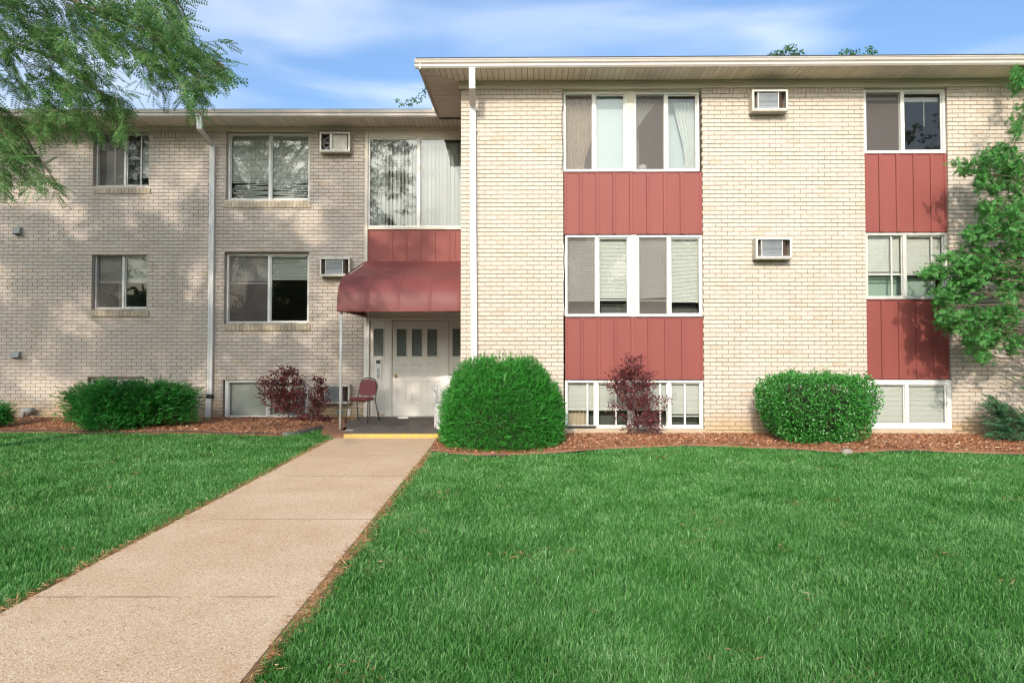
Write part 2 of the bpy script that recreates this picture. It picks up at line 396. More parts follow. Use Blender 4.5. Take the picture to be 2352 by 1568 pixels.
xL_end = (FR.w(0, 0, 0)-FL.o).x
# left run: wall to corner of wing overhang
xg = FR.w(-OV, 0, 0).x
eave(FL, -17.6, xL_end, OV+.03, -17.6, xL_end-.01, FZ_L)
m = MB(FL); m.prism(gutter_prof(OV+.03, SOFZ), -17.6, xg+.0); m.build('gutter', M['gutter'], bld)
m = MB(FL); m.bbox(-17, xL_end, -.1, .035, FZ_L, SOFZ-.002); m.bbox(-17, xL_end, 0, .055, SOFZ-.045, SOFZ-.003); m.build('frieze_board', M['trim'], bld)
m = MB(FR); m.bbox(-.04, 15, -.1, .035, FZ_R, SOFZ-.002); m.bbox(-.05, 15, 0, .055, SOFZ-.045, SOFZ-.003); m.build('frieze_board', M['trim'], bld)
# wing front soffit with mitred corner
m = MB(FR); x = -OV
while x < 15.6:
    a = x+.004; b = x+.096
    if b < 0.0:
        m.box(a, b, -x-.0, OV, SOFZ, SOFZ+.012) if False else [m.pt(a, -a, SOFZ), m.pt(b, -b, SOFZ), m.pt(b, OV, SOFZ), m.pt(a, OV, SOFZ)] and m.face([len(m.v)-4+k for k in range(4)])
    else: m.box(a, b, 0, OV, SOFZ, SOFZ+.012)
    x += .1
# side soffit boards (run across the side overhang), their outer ends mitre at the front corner
y = OV
while y > -2.0:
    a = y-.004; b = y-.096
    if b > 0: xa = -a; xb = -b
    else: xa = xb = -.0
    i = [m.pt(-OV, a, SOFZ), m.pt(xa if a > 0 else 0, a, SOFZ), m.pt(xb, b, SOFZ), m.pt(-OV, b, SOFZ)]; m.face(i)
    y -= .1
m.build('soffit', M['soffit'], bld)
m = MB(FR); m.box(-OV, 15.6, -.1, OV, SOFZ+.014, SOFZ+.03); m.box(-OV, 0, -2.2, -.1, SOFZ+.014, SOFZ+.03); m.build('soffit_backing', M['dark'], bld)
m = MB(FR)   # front gutter and side gutter/fascia
m.prism(gutter_prof(OV, SOFZ), -OV-.10, 15.7)
m.build('gutter', M['gutter'], bld)
m = MB(Frame(FR.w(-OV, 0, 0), -math.pi/2+FR.ang))
m.prism([(0, SOFZ-.03), (.02, SOFZ-.032), (.022, SOFZ+.10), (.09, SOFZ+.105), (.09, SOFZ+.13), (0, SOFZ+.13)], -2.05, OV+.09)
m.build('fascia', M['gutter'], bld)
m = MB(FS)
m.bbox(0, 2.6+.04, -.1, .035, FZ_R, SOFZ-.002); m.build('frieze_board', M['trim'], bld)
for F_, xs_, o_ in ((FL, (-9.2, -6.1, -3.2), OV+.03), (FR, (2.1, 5.2, 8.3), OV)):
    for x_ in xs_:
        m = MB(F_); m.prism([(a_+(.004 if a_ > o_+.01 else 0), b_) for a_, b_ in gutter_prof(o_, SOFZ)], x_, x_+.045); m.build('gutter_joint', M['gutter'], bld)
# roofs
def hip(F, x0, x1, d0, d1, z, sl, hipleft):
    m = MB(F); h = (d0-d1)/2; r = h*sl; c = (d0+d1)/2
    b = [m.pt(x0, d0, z), m.pt(x1, d0, z), m.pt(x1, d1, z), m.pt(x0, d1, z)]
    bb = [m.pt(x0, d0, z-.02), m.pt(x1, d0, z-.02), m.pt(x1, d1, z-.02), m.pt(x0, d1, z-.02)]
    a0 = m.pt(x0+(h if hipleft else 0), c, z+r); a1 = m.pt(x1, c, z+r)
    m.face([b[0], b[1], a1, a0]); m.face([b[1], b[2], a1]); m.face([b[2], b[3], a0, a1]); m.face([b[3], b[0], a0]); m.face(bb[::-1])
    for k in range(4): m.face([bb[k], bb[(k+1) % 4], b[(k+1) % 4], b[k]])
    m.build('roof', M['shingle'], bld)
hip(FL, -17.7, XC+1, OV+.075, -10.6, SOFZ+.16, .2, False)
hip(FR, -OV-.075, 15.8, OV+.075, -13.2, SOFZ+.165, .2, True)
m = MB(FL); m.box(xg-.10, xg-.01, OV+.02, OV+.12, SOFZ+.1, SOFZ+.22); m.build('gutter_end', M['trim'], bld)

# ---- windows
def blind(F, x0, x1, z0, z1, d, name, parent, pitch=.026, tilt=.007, mt='blind', sag=0):
    m = MB(F); z = z1-.03; m.box(x0, x1, d-.02, d+.012, z1-.035, z1); rnd = random.Random(int(x0*100))
    w = x1-x0
    while z > z0+.02:
        e = rnd.uniform(-.001, .001); s = sag*(1-(z-z0)/(z1-z0))
        m.quad((x0, d-tilt, z+pitch*.54+e), (x0, d+tilt, z-pitch*.54+e), (x1, d+tilt, z-pitch*.54-e+s), (x1, d-tilt, z+pitch*.54-e+s)); z -= pitch
    m.box(x0, x1, d-.01, d+.01, z0-.012, z0+.012)
    return m.build(name, M[mt], parent)
def cloth(F, pts_top, pts_bot, d, name, mt, parent, nf=9, amp=.025):
    """curtain hanging from x range at top to x range at the bottom; curve list of (z, x0, x1)"""
    m = MB(F); n = nf*6; rows = []
    for (z, a, b) in pts_top:
        rows.append([m.pt(a+(b-a)*k/n, d+amp*math.sin(k/n*nf*6.283+z*1.5)*(1 if b-a > .2 else .6), z) for k in range(n+1)])
    for r0, r1 in zip(rows, rows[1:]):
        for k in range(n): m.face([r0[k], r0[k+1], r1[k+1], r1[k]])
    return m.build(name, M[mt], parent, smooth=True)
def window(F, r, mull, d, mt='white', fw=.05, mw=.06, screen=None, rail=None, depth=.07, sashes=True, extra=None, name='window', off=0.0):
    """sliding window: outer frame, centre mullion, one pane mesh, optional insect screen; returns (obj, box)"""
    x0, x1, z0, z1 = F.rect(*r, d); xm = F.px(mull, (r[1]+r[3])/2, d)[0]
    m = MB(F); m.frame(x0, x1, z0, z1, d-depth, d, fw); m.bbox(xm-mw/2, xm+mw/2, d-depth+.01, d-.004, z0+fw, z1-fw, .003)
    sw = .022
    if sashes:
        m.frame(xm+mw/2, x1-fw, z0+fw, z1-fw, d-depth+.01, d-.03, sw)
        m.frame(x0+fw, xm-mw/2, z0+fw, z1-fw, d-depth+.008, d-.038, sw*.7)
    if rail: 
        zr = F.px(0, rail, d)[1]; m.box(x0+fw, xm-mw/2, d-depth+.012, d-.04, zr-.012, zr+.012)
    for e in (extra or []):
        xe = F.px(e, (r[1]+r[3])/2, d)[0]; m.box(xe-.014, xe+.014, d-depth+.006, d-.045, z0+fw, z1-fw)
    w = m.build(name, M[mt], bld)
    m = MB(F); m.quad((x0+fw*.6, d-.052, z0+fw*.6), (xm, d-.052, z0+fw*.6), (xm, d-.052, z1-fw*.6), (x0+fw*.6, d-.052, z1-fw*.6))
    m.quad((xm+.001, d-.050, z0+fw*.6), (x1-fw*.6, d-.050, z0+fw*.6), (x1-fw*.6, d-.050, z1-fw*.6), (xm+.001, d-.050, z1-fw*.6))
    m.build('pane', M['glass'], w)
    if screen:
        a, b = (x0+fw, xm-mw/2) if screen == 'l' else (xm+mw/2, x1-fw)
        m = MB(F); m.quad((a, d-.03, z0+fw), (b, d-.03, z0+fw), (b, d-.03, z1-fw), (a, d-.03, z1-fw)); m.build('insect_screen', M['screen'], w)
    return w, (x0+fw, xm-mw/2, xm+mw/2, x1-fw, z0+fw, z1-fw)
def brick_sill(F, u0, u1, v0, v1, parent):
    x0, x1, z0, z1 = F.rect(u0, v0, u1, v1, .02); m = MB(F); n = int(round((x1-x0)/.078)); w = (x1-x0)/n
    for k in range(n):
        a = x0+k*w+.004; b = a+w-.008; i = len(m.v); ja = random.uniform(-.003, .003)
        for (y, za, zb) in ((-.13, z0+.02, z1+.045+ja), (.028, z0, z1-.004+ja)):
            for (x, z) in ((a, za), (b, za), (b, zb), (a, zb)): m.pt(x, y, z)
        for q in ((4, 5, 6, 7), (0, 3, 2, 1), (3, 7, 6, 2), (0, 1, 5, 4), (0, 4, 7, 3), (1, 2, 6, 5)): m.face([i+t for t in q])
    m.m = 1; i = len(m.v)
    for (y, za, zb) in ((-.13, z0+.024, z1+.038), (.020, z0+.004, z1-.010)):
        for (x, z) in ((x0, za), (x1, za), (x1, zb), (x0, zb)): m.pt(x, y, z)
    for q in ((4, 5, 6, 7), (0, 3, 2, 1), (3, 7, 6, 2), (0, 1, 5, 4)): m.face([i+t for t in q])
    m.build('sill', [M['sillbrick'], M['mortar']], parent)
D0 = -REC
w, b = window(FL, WL['a'], 287.5, D0, 'alu', .04, .05, 'l', extra=[262, 322]); brick_sill(FL, 212, 346, 432, 444, w)
blind(FL, b[0]+.12, b[1], b[4]+.0, b[5], D0-.12, 'blind', w); blind(FL, b[2]+.3, b[3], b[4]+.2, b[5], D0-.12, 'blind', w)
w, b = window(FL, WL['b'], 619.7, D0, 'white', .045, .05); brick_sill(FL, 515.5, 714, 463, 477, w)
blind(FL, b[0], b[1]+.01, b[4]+.38, b[5], D0-.10, 'blind', w); blind(FL, b[2]-.01, b[3]-.02, b[4]+.30, b[5], D0-.102, 'blind', w, sag=.04)
m = MB(FL)
for k in range(9): 
    z = b[4]+.05+k*.036; t = .02*math.sin(k*2.1); m.quad((b[0]+.02+.08*abs(math.sin(k)), D0-.11, z+t), (b[0]+.02+.08*abs(math.sin(k)), D0-.095, z-.024+t), (b[1], D0-.095, z-.020-t), (b[1], D0-.11, z+.006-t))
    m.quad((b[2], D0-.11, z-t), (b[2], D0-.095, z-.024-t), (b[3]-.1*abs(math.cos(k*1.3)), D0-.095, z-.020+t), (b[3]-.1*abs(math.cos(k*1.3)), D0-.11, z+.006+t))
m.build('bent_slats', M['blind'], w)
w, b = window(FL, WL['c'], 283, D0, 'alu', .04, .055, 'l', rail=648); brick_sill(FL, 208, 342.5, 713, 727, w)
blind(FL, b[0], b[1], (b[4]+b[5])/2, b[5], D0-.12, 'blind', w); blind(FL, b[2], b[3], (b[4]+b[5])/2, b[5], D0-.121, 'blind', w)
w, b = window(FL, WL['d'], 617.5, D0, 'white', .045, .05, 'l', rail=650); brick_sill(FL, 515.5, 713, 745, 759, w)
blind(FL, b[0], b[1], b[4]+.9, b[5], D0-.12, 'blind', w); blind(FL, b[2], b[3], b[4]+.92, b[5], D0-.121, 'blind', w, tilt=.011, pitch=.03)
w, b = window(FL, WL['e'], 272, D0, 'alu', .04, .05)
w, b = window(FL, WL['f'], 614.5, D0+.06, 'white', .075, .05)
blind(FL, b[0], b[1], b[4], b[5], D0-.06, 'blind', w, pitch=.02); blind(FL, b[2], b[3], b[4], b[5], D0-.061, 'blind', w, pitch=.02)

# wing windows
DR = -.07
def pair(v0, v1, us, name, sc):
    out = []
    for (a, mm, c) in us: out.append(window(FR, (a, v0, c, v1), mm, DR, 'white', .04, .055, sc))
    return out
m = MB(FR)
for (ua, ub, v0, v1) in ((1440.5, 1455.5, 205, 394), (1449, 1462.5, 539, 727.5)):
    x0, x1, z0, z1 = FR.rect(ua, v0, ub, v1, DR+.015); each('window_post', FR, 'trim', bld, [(x0, x1, DR-.1, DR+.015, z0, z1)])
x0, x1, z0, z1 = FR.rect(1293.5, 204, 1608, 211.5, DR); each('head_trim', FR, 'trim', bld, [(c1x0, c1x1, DR-.1, DR+.008, z0, z1+.01)])
x0, x1, z0, z1 = FR.rect(1985, 198, 2172, 206, DR); each('head_trim', FR, 'trim', bld, [(c2x0, c2x1, DR-.1, DR+.008, z0, z1+.02)])
ws = pair(211.7, 394, ((1293.9, 1364, 1440.3), (1455.7, 1529.5, 1606.3)), 'w', 'l')
(w, b), (w2, b2) = ws
def cl(F, b0, b1, z1, rows, d, mt, parent, nf): cloth(F, rows, None, d, 'curtain', mt, parent, nf)
H = b[5]-b[4]
cloth(FR, [(b[5]-.02, b[0]-.02, b[1]+.03), (b[4]+H*.62, b[0]-.02, b[1]+.03), (b[4]+H*.35, b[0], b[1]-.03), (b[4]+H*.15, b[0]+.01, b[1]-.12), (b[4]-.05, b[0]+.02, b[0]+.33)], None, DR-.16, 'curtain', 'curtain', w, 7)
m = MB(FR); m.quad((b[2], DR-.12, b[4]), (b[3], DR-.12, b[4]), (b[3], DR-.12, b[5]), (b[2], DR-.12, b[5])); m.build('shade', M['shade'], w)
cloth(FR, [(b2[5]-.1, b2[0]-.02, b2[1]-.12), (b2[4]+H*.75, b2[0]-.02, b2[0]+.20), (b2[4]+H*.6, b2[0]-.02, b2[0]+.07), (b2[4]+H*.55, b2[0]-.04, b2[0]+.01)], None, DR-.16, 'curtain', 'curtainw', w2, 5)
cloth(FR, [(b2[5]-.1, b2[2]+.12, b2[3]+.04), (b2[4]+H*.6, b2[2]+.22, b2[3]+.04), (b2[4]+H*.35, b2[2]+.30, b2[3]+.04), (b2[4]+H*.12, b2[2]+.34, b2[3]+.03), (b2[4], b2[2]+.30, b2[3]+.02)], None, DR-.16, 'curtain', 'curtainw', w2, 6)
m = MB(FR); m.quad((b2[2]-.02, DR-.26, b2[4]), (b2[3], DR-.26, b2[4]), (b2[3], DR-.26, b2[5]), (b2[2]-.02, DR-.26, b2[5])); m.build('shade', M['shade'], w2)
# flowerpot on the inner sill
px_, pz_ = FR.px(1475, 394, DR-.14)
p0 = FR.w(px_, -.21, b[4]-.02)
pot = thing('flower_pot', p0, 'small round white flower pot on the sill of the upper double window, behind the screen', 'flower pot')
m = MB(WF); m.lathe([(.05, 0), (.075, .03), (.085, .09), (.075, .115), (.068, .115), (.07, .1)], p0.x, p0.y, 16, p0.z); m.smooth = True; m.build('pot', M['plastic'], pot)
V_, F_ = scatter(LEAF_V, LEAF_F, np.tile(np.array(p0)+[0, 0, .11], (14, 1)), orient(unit(RNG.normal(size=(14, 3))*[1, 1, .3]+[0, 0, .9])), RNG.uniform(.05, .09, 14)); 
M['houseplant'] = mat('houseplant_leaf', (.10, .16, .06), .5, isl=.3); npmesh('leaves', V_, F_, M['houseplant'], pot)
ws = pair(540, 727, ((1298, 1371, 1448.5), (1462.8, 1536.5, 1614.4)), 'w', 'l')
for k, (w, b) in enumerate(ws):
    blind(FR, b[0], b[1], b[4]+.25, b[5], DR-.12, 'blind', w, sag=.03 if k else .015, pitch=.028); blind(FR, b[2], b[3], b[4]+.26-.03*k, b[5], DR-.121, 'blind', w, pitch=.024, sag=-.03*k)
M['dim'] = mat('dim_curtain', (.13, .12, .115), .8, (.09, .10, .085), nscale=3, stretch=(4, 4, .3))
for (w, b) in ws:
    m = MB(FR); m.quad((b[0]-.02, DR-.32, b[4]-.03), (b[3]+.02, DR-.32, b[4]-.03), (b[3]+.02, DR-.32, b[4]+.5), (b[0]-.02, DR-.32, b[4]+.5)); m.build('curtain', M['dim'], w)
ws = pair(873.4, 984, ((1298, 1369.5, 1450), (1451, 1537, 1615.5)), 'w', None)
for k, (w, b) in enumerate(ws):
    for (xa, xb, hh) in ((b[0], b[1], .28), (b[2], b[3], .28 if k == 0 else .17)):
        blind(FR, xa, xb, b[4]+hh, b[5], DR-.11, 'blind', w, pitch=.042, tilt=.013)
    each('sash_rail', FR, 'white', w, [(xe-.018, xe+.012, DR-.058, DR-.044, b[4], b[5]) for xe in (b[1]-.12, b[3]-.22 if k == 0 else b[2]+.26)], False)
M['dim'] = mat('dim_curtain', (.13, .12, .115), .8, (.09, .10, .085), nscale=3, stretch=(4, 4, .3))
for (w, b) in ws:
    m = MB(FR); m.quad((b[0]-.02, DR-.32, b[4]-.03), (b[3]+.02, DR-.32, b[4]-.03), (b[3]+.02, DR-.32, b[4]+.4), (b[0]-.02, DR-.32, b[4]+.4)); m.build('curtain', M['dim'], w)
w0 = ws[0]; 
cloth(FR, [(w0[1][4]+.27, w0[1][0], w0[1][1]-.12), (w0[1][4]-.02, w0[1][0]+.02, w0[1][1]-.11)], None, DR-.2, 'curtain', 'curtain', w0[0], 5)
# column two
w, b = window(FR, (1984, 206, 2171.5, 351.8), 2073, DR, 'white', .045, .06, 'l')
each('blind_rail', FR, 'blind', w, [(b[0], b[1], DR-.16, DR-.14, b[5]-.09, b[5]-.05), (b[2], b[3], DR-.16, DR-.14, b[5]-.13, b[5]-.05)], False); each('blind_wand', FR, 'blind', w, [(b[3]-.28, b[3]-.274, DR-.1, DR-.094, b[4]+.45, b[5]-.1)], False)
w, b = window(FR, (1988, 534.5, 2176, 687), 2078.5, DR, 'alu', .045, .06, None, extra=[2051, 2144])
zr = FR.px(2030, 629, DR)[1]
for q, (xa, xb) in enumerate(((b[0], b[1]), (b[2], b[3]))):
    blind(FR, xa, xb, zr+.05*(1-q)*.3, b[5], DR-.12, 'blind', w, pitch=.028)
m = MB(FR); m.box(b[0], b[1], DR-.06, DR-.035, zr-.02, zr+.0); m.build('sash_rail', M['alu'], w)
m = MB(FR); m.quad((b[0], DR-.3, b[4]), (b[3], DR-.3, b[4]), (b[3], DR-.3, zr), (b[0], DR-.3, zr))
M['greenish'] = mat('cafe_curtain', (.34, .44, .37), .8); m.build('curtain', M['greenish'], w)
w, b = window(FR, (1991, 872.5, 2187, 985), 2083.5, DR+.055, 'white', .085, .055)
blind(FR, b[0], b[1], b[4], b[5], DR-.03, 'blind', w, pitch=.022); blind(FR, b[2], b[3], b[4], b[5], DR-.031, 'blind', w, pitch=.022)
# concrete sills below basement windows
for (ua, ub, va, vb, dd) in ((1290, 1619, 984.5, 998, .02), (1989, 2190, 986, 992, .012)):
    x0, x1, z0, z1 = FR.rect(ua, va, ub, vb, dd); m = MB(FR); m.bbox(x0, x1, -.3, dd, -.05, z1, .006); m.build('concrete_sill', M['conc'], bld)
# cardboard strip lying below first basement window
x0, x1, z0, z1 = FR.rect(1299, 980, 1370, 985, .01)
m = MB(FR); m.prism([(-.06, z1+.012), (.015, z1+.010), (.018, z1-.004), (-.06, z1+.002)], x0, x1); tag(m.build('wooden_lath', M['dark']), 'thin dark lath lying on the concrete sill under the double basement window', 'lath')

M['seam'] = mat('panel_seam_shade', (.13, .04, .032), .8)  # darker red strips that paint shadow lines along both edges of each batten
def red_panel(F, r, pitch, d, first=None, bw=.05):
    x0, x1, z0, z1 = F.rect(*r, d); m = MB(F); m.box(x0, x1, d-.06, d, z0, z1)
    x = first if first is not None else x0+pitch*.94
    m.bbox(x0, x0+.04, d-.01, d+.014, z0, z1, .003); m.bbox(x1-.04, x1, d-.01, d+.014, z0, z1, .003)
    while x < x1-.12:
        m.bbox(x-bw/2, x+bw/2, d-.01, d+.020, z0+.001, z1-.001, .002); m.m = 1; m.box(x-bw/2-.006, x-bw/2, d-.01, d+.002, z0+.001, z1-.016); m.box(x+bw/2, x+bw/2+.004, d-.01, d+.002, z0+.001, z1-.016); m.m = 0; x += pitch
    m.bbox(x0+.001, x1-.001, d-.01, d+.010, z1-.014, z1-.001, .003)
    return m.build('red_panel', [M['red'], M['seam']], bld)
pt = FR.px(1368.4, 466, DR)[0]-FR.px(1330, 466, DR)[0]
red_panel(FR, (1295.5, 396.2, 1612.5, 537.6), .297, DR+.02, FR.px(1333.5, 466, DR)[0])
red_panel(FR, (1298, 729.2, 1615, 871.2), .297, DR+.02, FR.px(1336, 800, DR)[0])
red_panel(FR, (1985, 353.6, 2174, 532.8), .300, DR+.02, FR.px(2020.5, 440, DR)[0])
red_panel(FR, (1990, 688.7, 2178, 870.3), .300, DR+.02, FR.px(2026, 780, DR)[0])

# ---- entrance bay
xa, xb = xw_end, xL_end
m = MB(FL); zt = FZ_L; m.bbox(xa, xa+.065, -.12, .03, 2.0, zt, .004)
z318 = FL.px(900, 316)[1]; m.bbox(xa+.065, xb, -.12, -.0, z318, zt+.0, .004)
m.bbox(xa+.065, xb, -.12, .012, FL.px(900, 527)[1], FL.px(900, 521)[1], .004); m.build('bay_trim', M['trim'], bld)
xa2 = xa+.065; xm = FL.px(962, 420, -.03)[0]; zb = FL.px(900, 521.3)[1]
m = MB(FL); m.frame(xa2, xb, zb, z318, -.08, -.02, .035); m.bbox(xm-.035, xm+.035, -.08, -.01, zb, z318, .003); w = m.build('window', M['white'], bld)
m = MB(FL); m.quad((xa2+.03, -.05, zb+.03), (xm, -.05, zb+.03), (xm, -.05, z318-.03), (xa2+.03, -.05, z318-.03)); m.quad((xm, -.05, zb+.03), (xb, -.05, zb+.03), (xb, -.05, z318-.03), (xm, -.05, z318-.03)); m.build('pane', M['glass'], w)
m = MB(FL); x = xa2+.05; k = 0
while x < xb-.02:
    an = .75+.25*math.sin(k*1.7) if xm-.75 < x < xm-.1 else (.35+.12*math.sin(k*2.3)); ww = .044
    m.quad((x-ww*math.cos(an), -.16-ww*math.sin(an), zb+.04), (x+ww*math.cos(an), -.16+ww*math.sin(an), zb+.04), (x+ww*math.cos(an), -.16+ww*math.sin(an), z318-.07), (x-ww*math.cos(an), -.16-ww*math.sin(an), z318-.07))
    x += .083; k += 1
m.build('vertical_blind', M['vblind'], w)
zc = zb+.03; zT = z318-.08
for (a, b_, c, e) in ((xa2+.04, xa2+.48, xa2+.12, xa2+.25), (xm+.02, xm+.36, xm+.03, xm+.14)):
    cloth(FL, [(zT, a, b_), (zT-.9, a+.02, b_-.1), (zT-1.5, c-.02, e+.03), (zc, c, e)], None, -.26, 'curtain', 'curtain', w, 5)
zr0 = 2.2; zr1 = FL.px(900, 527.3)[1]
m = MB(FL); m.box(xa2, xb, -.09, -.03, zr0, zr1); x = xa2+.02
for uu in (900, 932, 936+29, 998, 1031, 1043):
    x = FL.px(uu-.5, 560, -.02)[0]; m.bbox(x-.026, x+.026, -.04, -.012, zr0, zr1-.001, .003)
m.build('red_panel', M['red'], bld)
# entrance: posts, header, sidelights
m = MB(FL); ZL = .06
X = lambda u, d=-.06: FL.px(u, 850, d)[0]
Z = lambda v, d=-.06: FL.px(950, v, d)[1]
m.bbox(xa, X(849), -.14, .01, ZL, 2.35, .004); m.bbox(X(849)+.001, xb, -.16, -.01, Z(736), 2.45, .004); m.bbox(X(849)+.001, xb, -.16, .01, Z(732), Z(728.5), .004)
m.bbox(X(885), X(900.5), -.14, -.03, ZL, Z(736)-.002, .004); m.bbox(X(1015), X(1031), -.14, -.03, ZL, Z(736)-.002, .004)
m.build('door_surround', M['doorp'], bld)
def sidelight(ua, ub):
    x0, x1 = X(ua), X(ub); z0, z1 = ZL, Z(736); ga, gb = X(ua+8), min(X(ua+30.5), xb-.0); gz0, gz1 = Z(817.7), Z(755)
    m = MB(FL); d0, d1 = -.13, -.06
    m.bbox(x0, ga, d0, d1, z0, z1-.003, .003); 
    if x1 > gb: m.bbox(gb, x1, d0, d1, z0, z1-.003, .003)
    m.box(ga, gb, d0, d1-.002, z0, gz0); m.box(ga, gb, d0, d1-.002, gz1, z1-.004)
    m.frame(ga-.02, gb+.02, gz0-.02, gz1+.02, d1-.01, d1+.012, .02)
    m.frame(ga-.01, gb+.01, Z(853), Z(834), d1-.01, d1+.008, .012)
    o = m.build('sidelight', M['doorp'], bld)
    m = MB(FL); m.quad((ga, -.1, gz0), (gb, -.1, gz0), (gb, -.1, gz1), (ga, -.1, gz1)); m.build('pane', M['doorglass'], o)
    wires(ga, gb, gz0, gz1, -.095, o)
def wires(x0, x1, z0, z1, d, parent):
    m = MB(FL); sl = 2.2; p = .036; w = .0035
    L = (x1-x0)
    for sgn in (1, -1):
        c = -L*sl
        while c < (z1-z0):
            # line z = z0 + c + sl*(x-x0)
            t0 = max(0, -c/sl); t1 = min(L, (z1-z0-c)/sl)
            if t1 > t0+.004:
                xa_, xb_ = (x0+t0, x0+t1) if sgn > 0 else (x1-t0, x1-t1); za_, zb_ = z0+c+sl*t0, z0+c+sl*t1
                m.quad((xa_-w, d, za_), (xa_+w, d, za_), (xb_+w, d, zb_), (xb_-w, d, zb_))
            c += p*2.2
    m.build('wire_mesh', M['wire'], parent)
sidelight(850, 884.5); sidelight(1031.5, 1058)
# rust patch on the lower sidelight panel
m = MB(FL); M['ruststain'] = mat('rust_stain', (.50, .22, .06), .9, (.62, .50, .38), nscale=25, nmix=.3)
for (a, b_, c, e) in ((868, 873, 944, 953), (872, 884, 950.5, 953.5), (866, 870, 949, 954), (881, 884.4, 947, 951)): m.quad((X(a), -.0575, Z(e)), (X(b_), -.0575, Z(e)-.003), (X(b_)-.01, -.0575, Z(c)), (X(a)+.006, -.0575, Z(c)-.01))
m.build('rust_stain', M['ruststain'], bld)
# door
x0, x1, z0, z1 = X(901), X(1014.5), ZL+.02, Z(737.5)
m = MB(FL); d0, d1 = -.115, -.07
lites = [(911, 933.5), (946.2, 968.7), (981.5, 1004)]; gz0, gz1 = Z(817.7), Z(755.7)
xs = [x0]+[X(q, -.07) for l in lites for q in l]+[x1]
for k in range(0, 8, 2): m.box(xs[k], xs[k+1], d0, d1, gz0, gz1)
m.box(x0, x1, d0, d1, z0, gz0); m.box(x0, x1, d0, d1, gz1, z1)
for l in lites:
    a, b_ = X(l[0], -.07), X(l[1], -.07); m.frame(a-.022, b_+.022, gz0-.022, gz1+.022, d1-.005, d1+.014, .022)
for (va, vb) in ((834, 853.4), (874, 930)):
    for (a, b_) in ((908.6, 934), (943.8, 970), (979, 1005)):
        q0, q1 = X(a, -.07), X(b_, -.07); m.frame(q0, q1, Z(vb), Z(va), d1-.005, d1+.010, .018); m.bbox(q0+.03, q1-.03, d1-.004, d1+.007, Z(vb)+.03, Z(va)-.03, .006)
door = m.build('door', M['doorp'], bld)
for l in lites:
    a, b_ = X(l[0], -.07), X(l[1], -.07)
    m = MB(FL); m.quad((a, -.1, gz0), (b_, -.1, gz0), (b_, -.1, gz1), (a, -.1, gz1)); m.build('pane', M['doorglass'], door); wires(a, b_, gz0, gz1, -.092, door)
kx, kz = X(908, -.03), Z(863, -.03)
m = MB(FL); m.tube([(kx, -.07, kz), (kx, -.062, kz)], .036, 14); m.tube([(kx, -.064, kz), (kx, -.035, kz), (kx, -.03, kz), (kx, -.012, kz), (kx, -.004, kz)], [.012, .012, .026, .03, .015], 14); m.smooth = True; m.build('knob', M['brass'], door)
m = MB(FL); m.bbox(X(900), X(1015), -.14, .03, ZL, ZL+.022, .004); m.build('threshold', M['alu'], bld)
# intercom
x0, x1, z0, z1 = FL.rect(861, 822, 877, 873, -.04)
ic = thing('intercom_panel', FL.w((x0+x1)/2, -.05, z0), 'white intercom panel with dark screen and button column beside the entrance door', 'intercom')
m = MB(FL); m.bbox(x0, x1, -.06, -.025, z0, z1, .004); m.build('case', M['plastic'], ic)
m = MB(FL); m.box(x0+.03, x1-.03, -.03, -.022, z1-.12, z1-.045); m.build('screen', M['doorglass'], ic)
m = MB(FL)
for k in range(9): m.bbox(x0+.05, x1-.045, -.03, -.019, z0+.04+k*.024, z0+.056+k*.024, .002)
m.build('buttons', M['ventgrey'], ic)

# ---- downspouts
def spout(path, sx, sy, name='downspout'):
    m = MB(WF)
    rings = []
    for k, p in enumerate(path):
        p = Vector(p); rings.append([m.pt(p.x+a*sx, p.y+b_*sy, p.z+(c if False else 0)) for a, b_, c in ((-.5, -.5, 0), (-.17, -.5, 0), (-.12, -.38, 0), (.12, -.38, 0), (.17, -.5, 0), (.5, -.5, 0), (.5, .5, 0), (-.5, .5, 0))])
    for q0, q1 in zip(rings, rings[1:]):
        for j in range(8): m.face([q0[j], q0[(j+1) % 8], q1[(j+1) % 8], q1[j]])
    m.face(rings[0][::-1]); m.face(rings[-1])
    return m
def FLw(u, v, d): x, z = FL.px(u, v, d); return FL.w(x, d, z)
def FRw(u, v, d): x, z = FR.px(u, v, d); return FR.w(x, d, z)
ps = [FLw(458, 259, OV+.06), FLw(459, 297, OV+.02), FLw(489, 335, .06), FLw(488.5, 344, .055), FLw(482.5, 905, .055), FLw(480, 920, .055), FLw(477, 969, .07)]
ds = spout(ps, .105, .075).build('downspout', M['dspout'], bld)
for v in (910,):
    p = FLw(482.3, v, .055); m = MB(WF); m.box(p.x-.062, p.x+.062, p.y-.045, p.y+.05, p.z-.04, p.z+.04); m.build('strap', M['black'], ds)
ps = [FRw(1084.3, 157, OV+.05), FRw(1084.6, 205, OV-.02), FRw(1085.5, 243, .09), FRw(1086.3, 252, .055), FRw(1087, 500, .055), FRw(1089.5, 880, .055), FRw(1090.5, 992, .055)]
ds2 = spout(ps, .105, .08).build('downspout', M['dspout'], bld)
for v in (300, 600, 850):
    p = FRw(1087.5, v, .055); m = MB(WF); m.box(p.x-.056, p.x+.056, p.y-.043, p.y+.05, p.z-.015, p.z+.015); m.build('strap', M['dspout'], ds2)

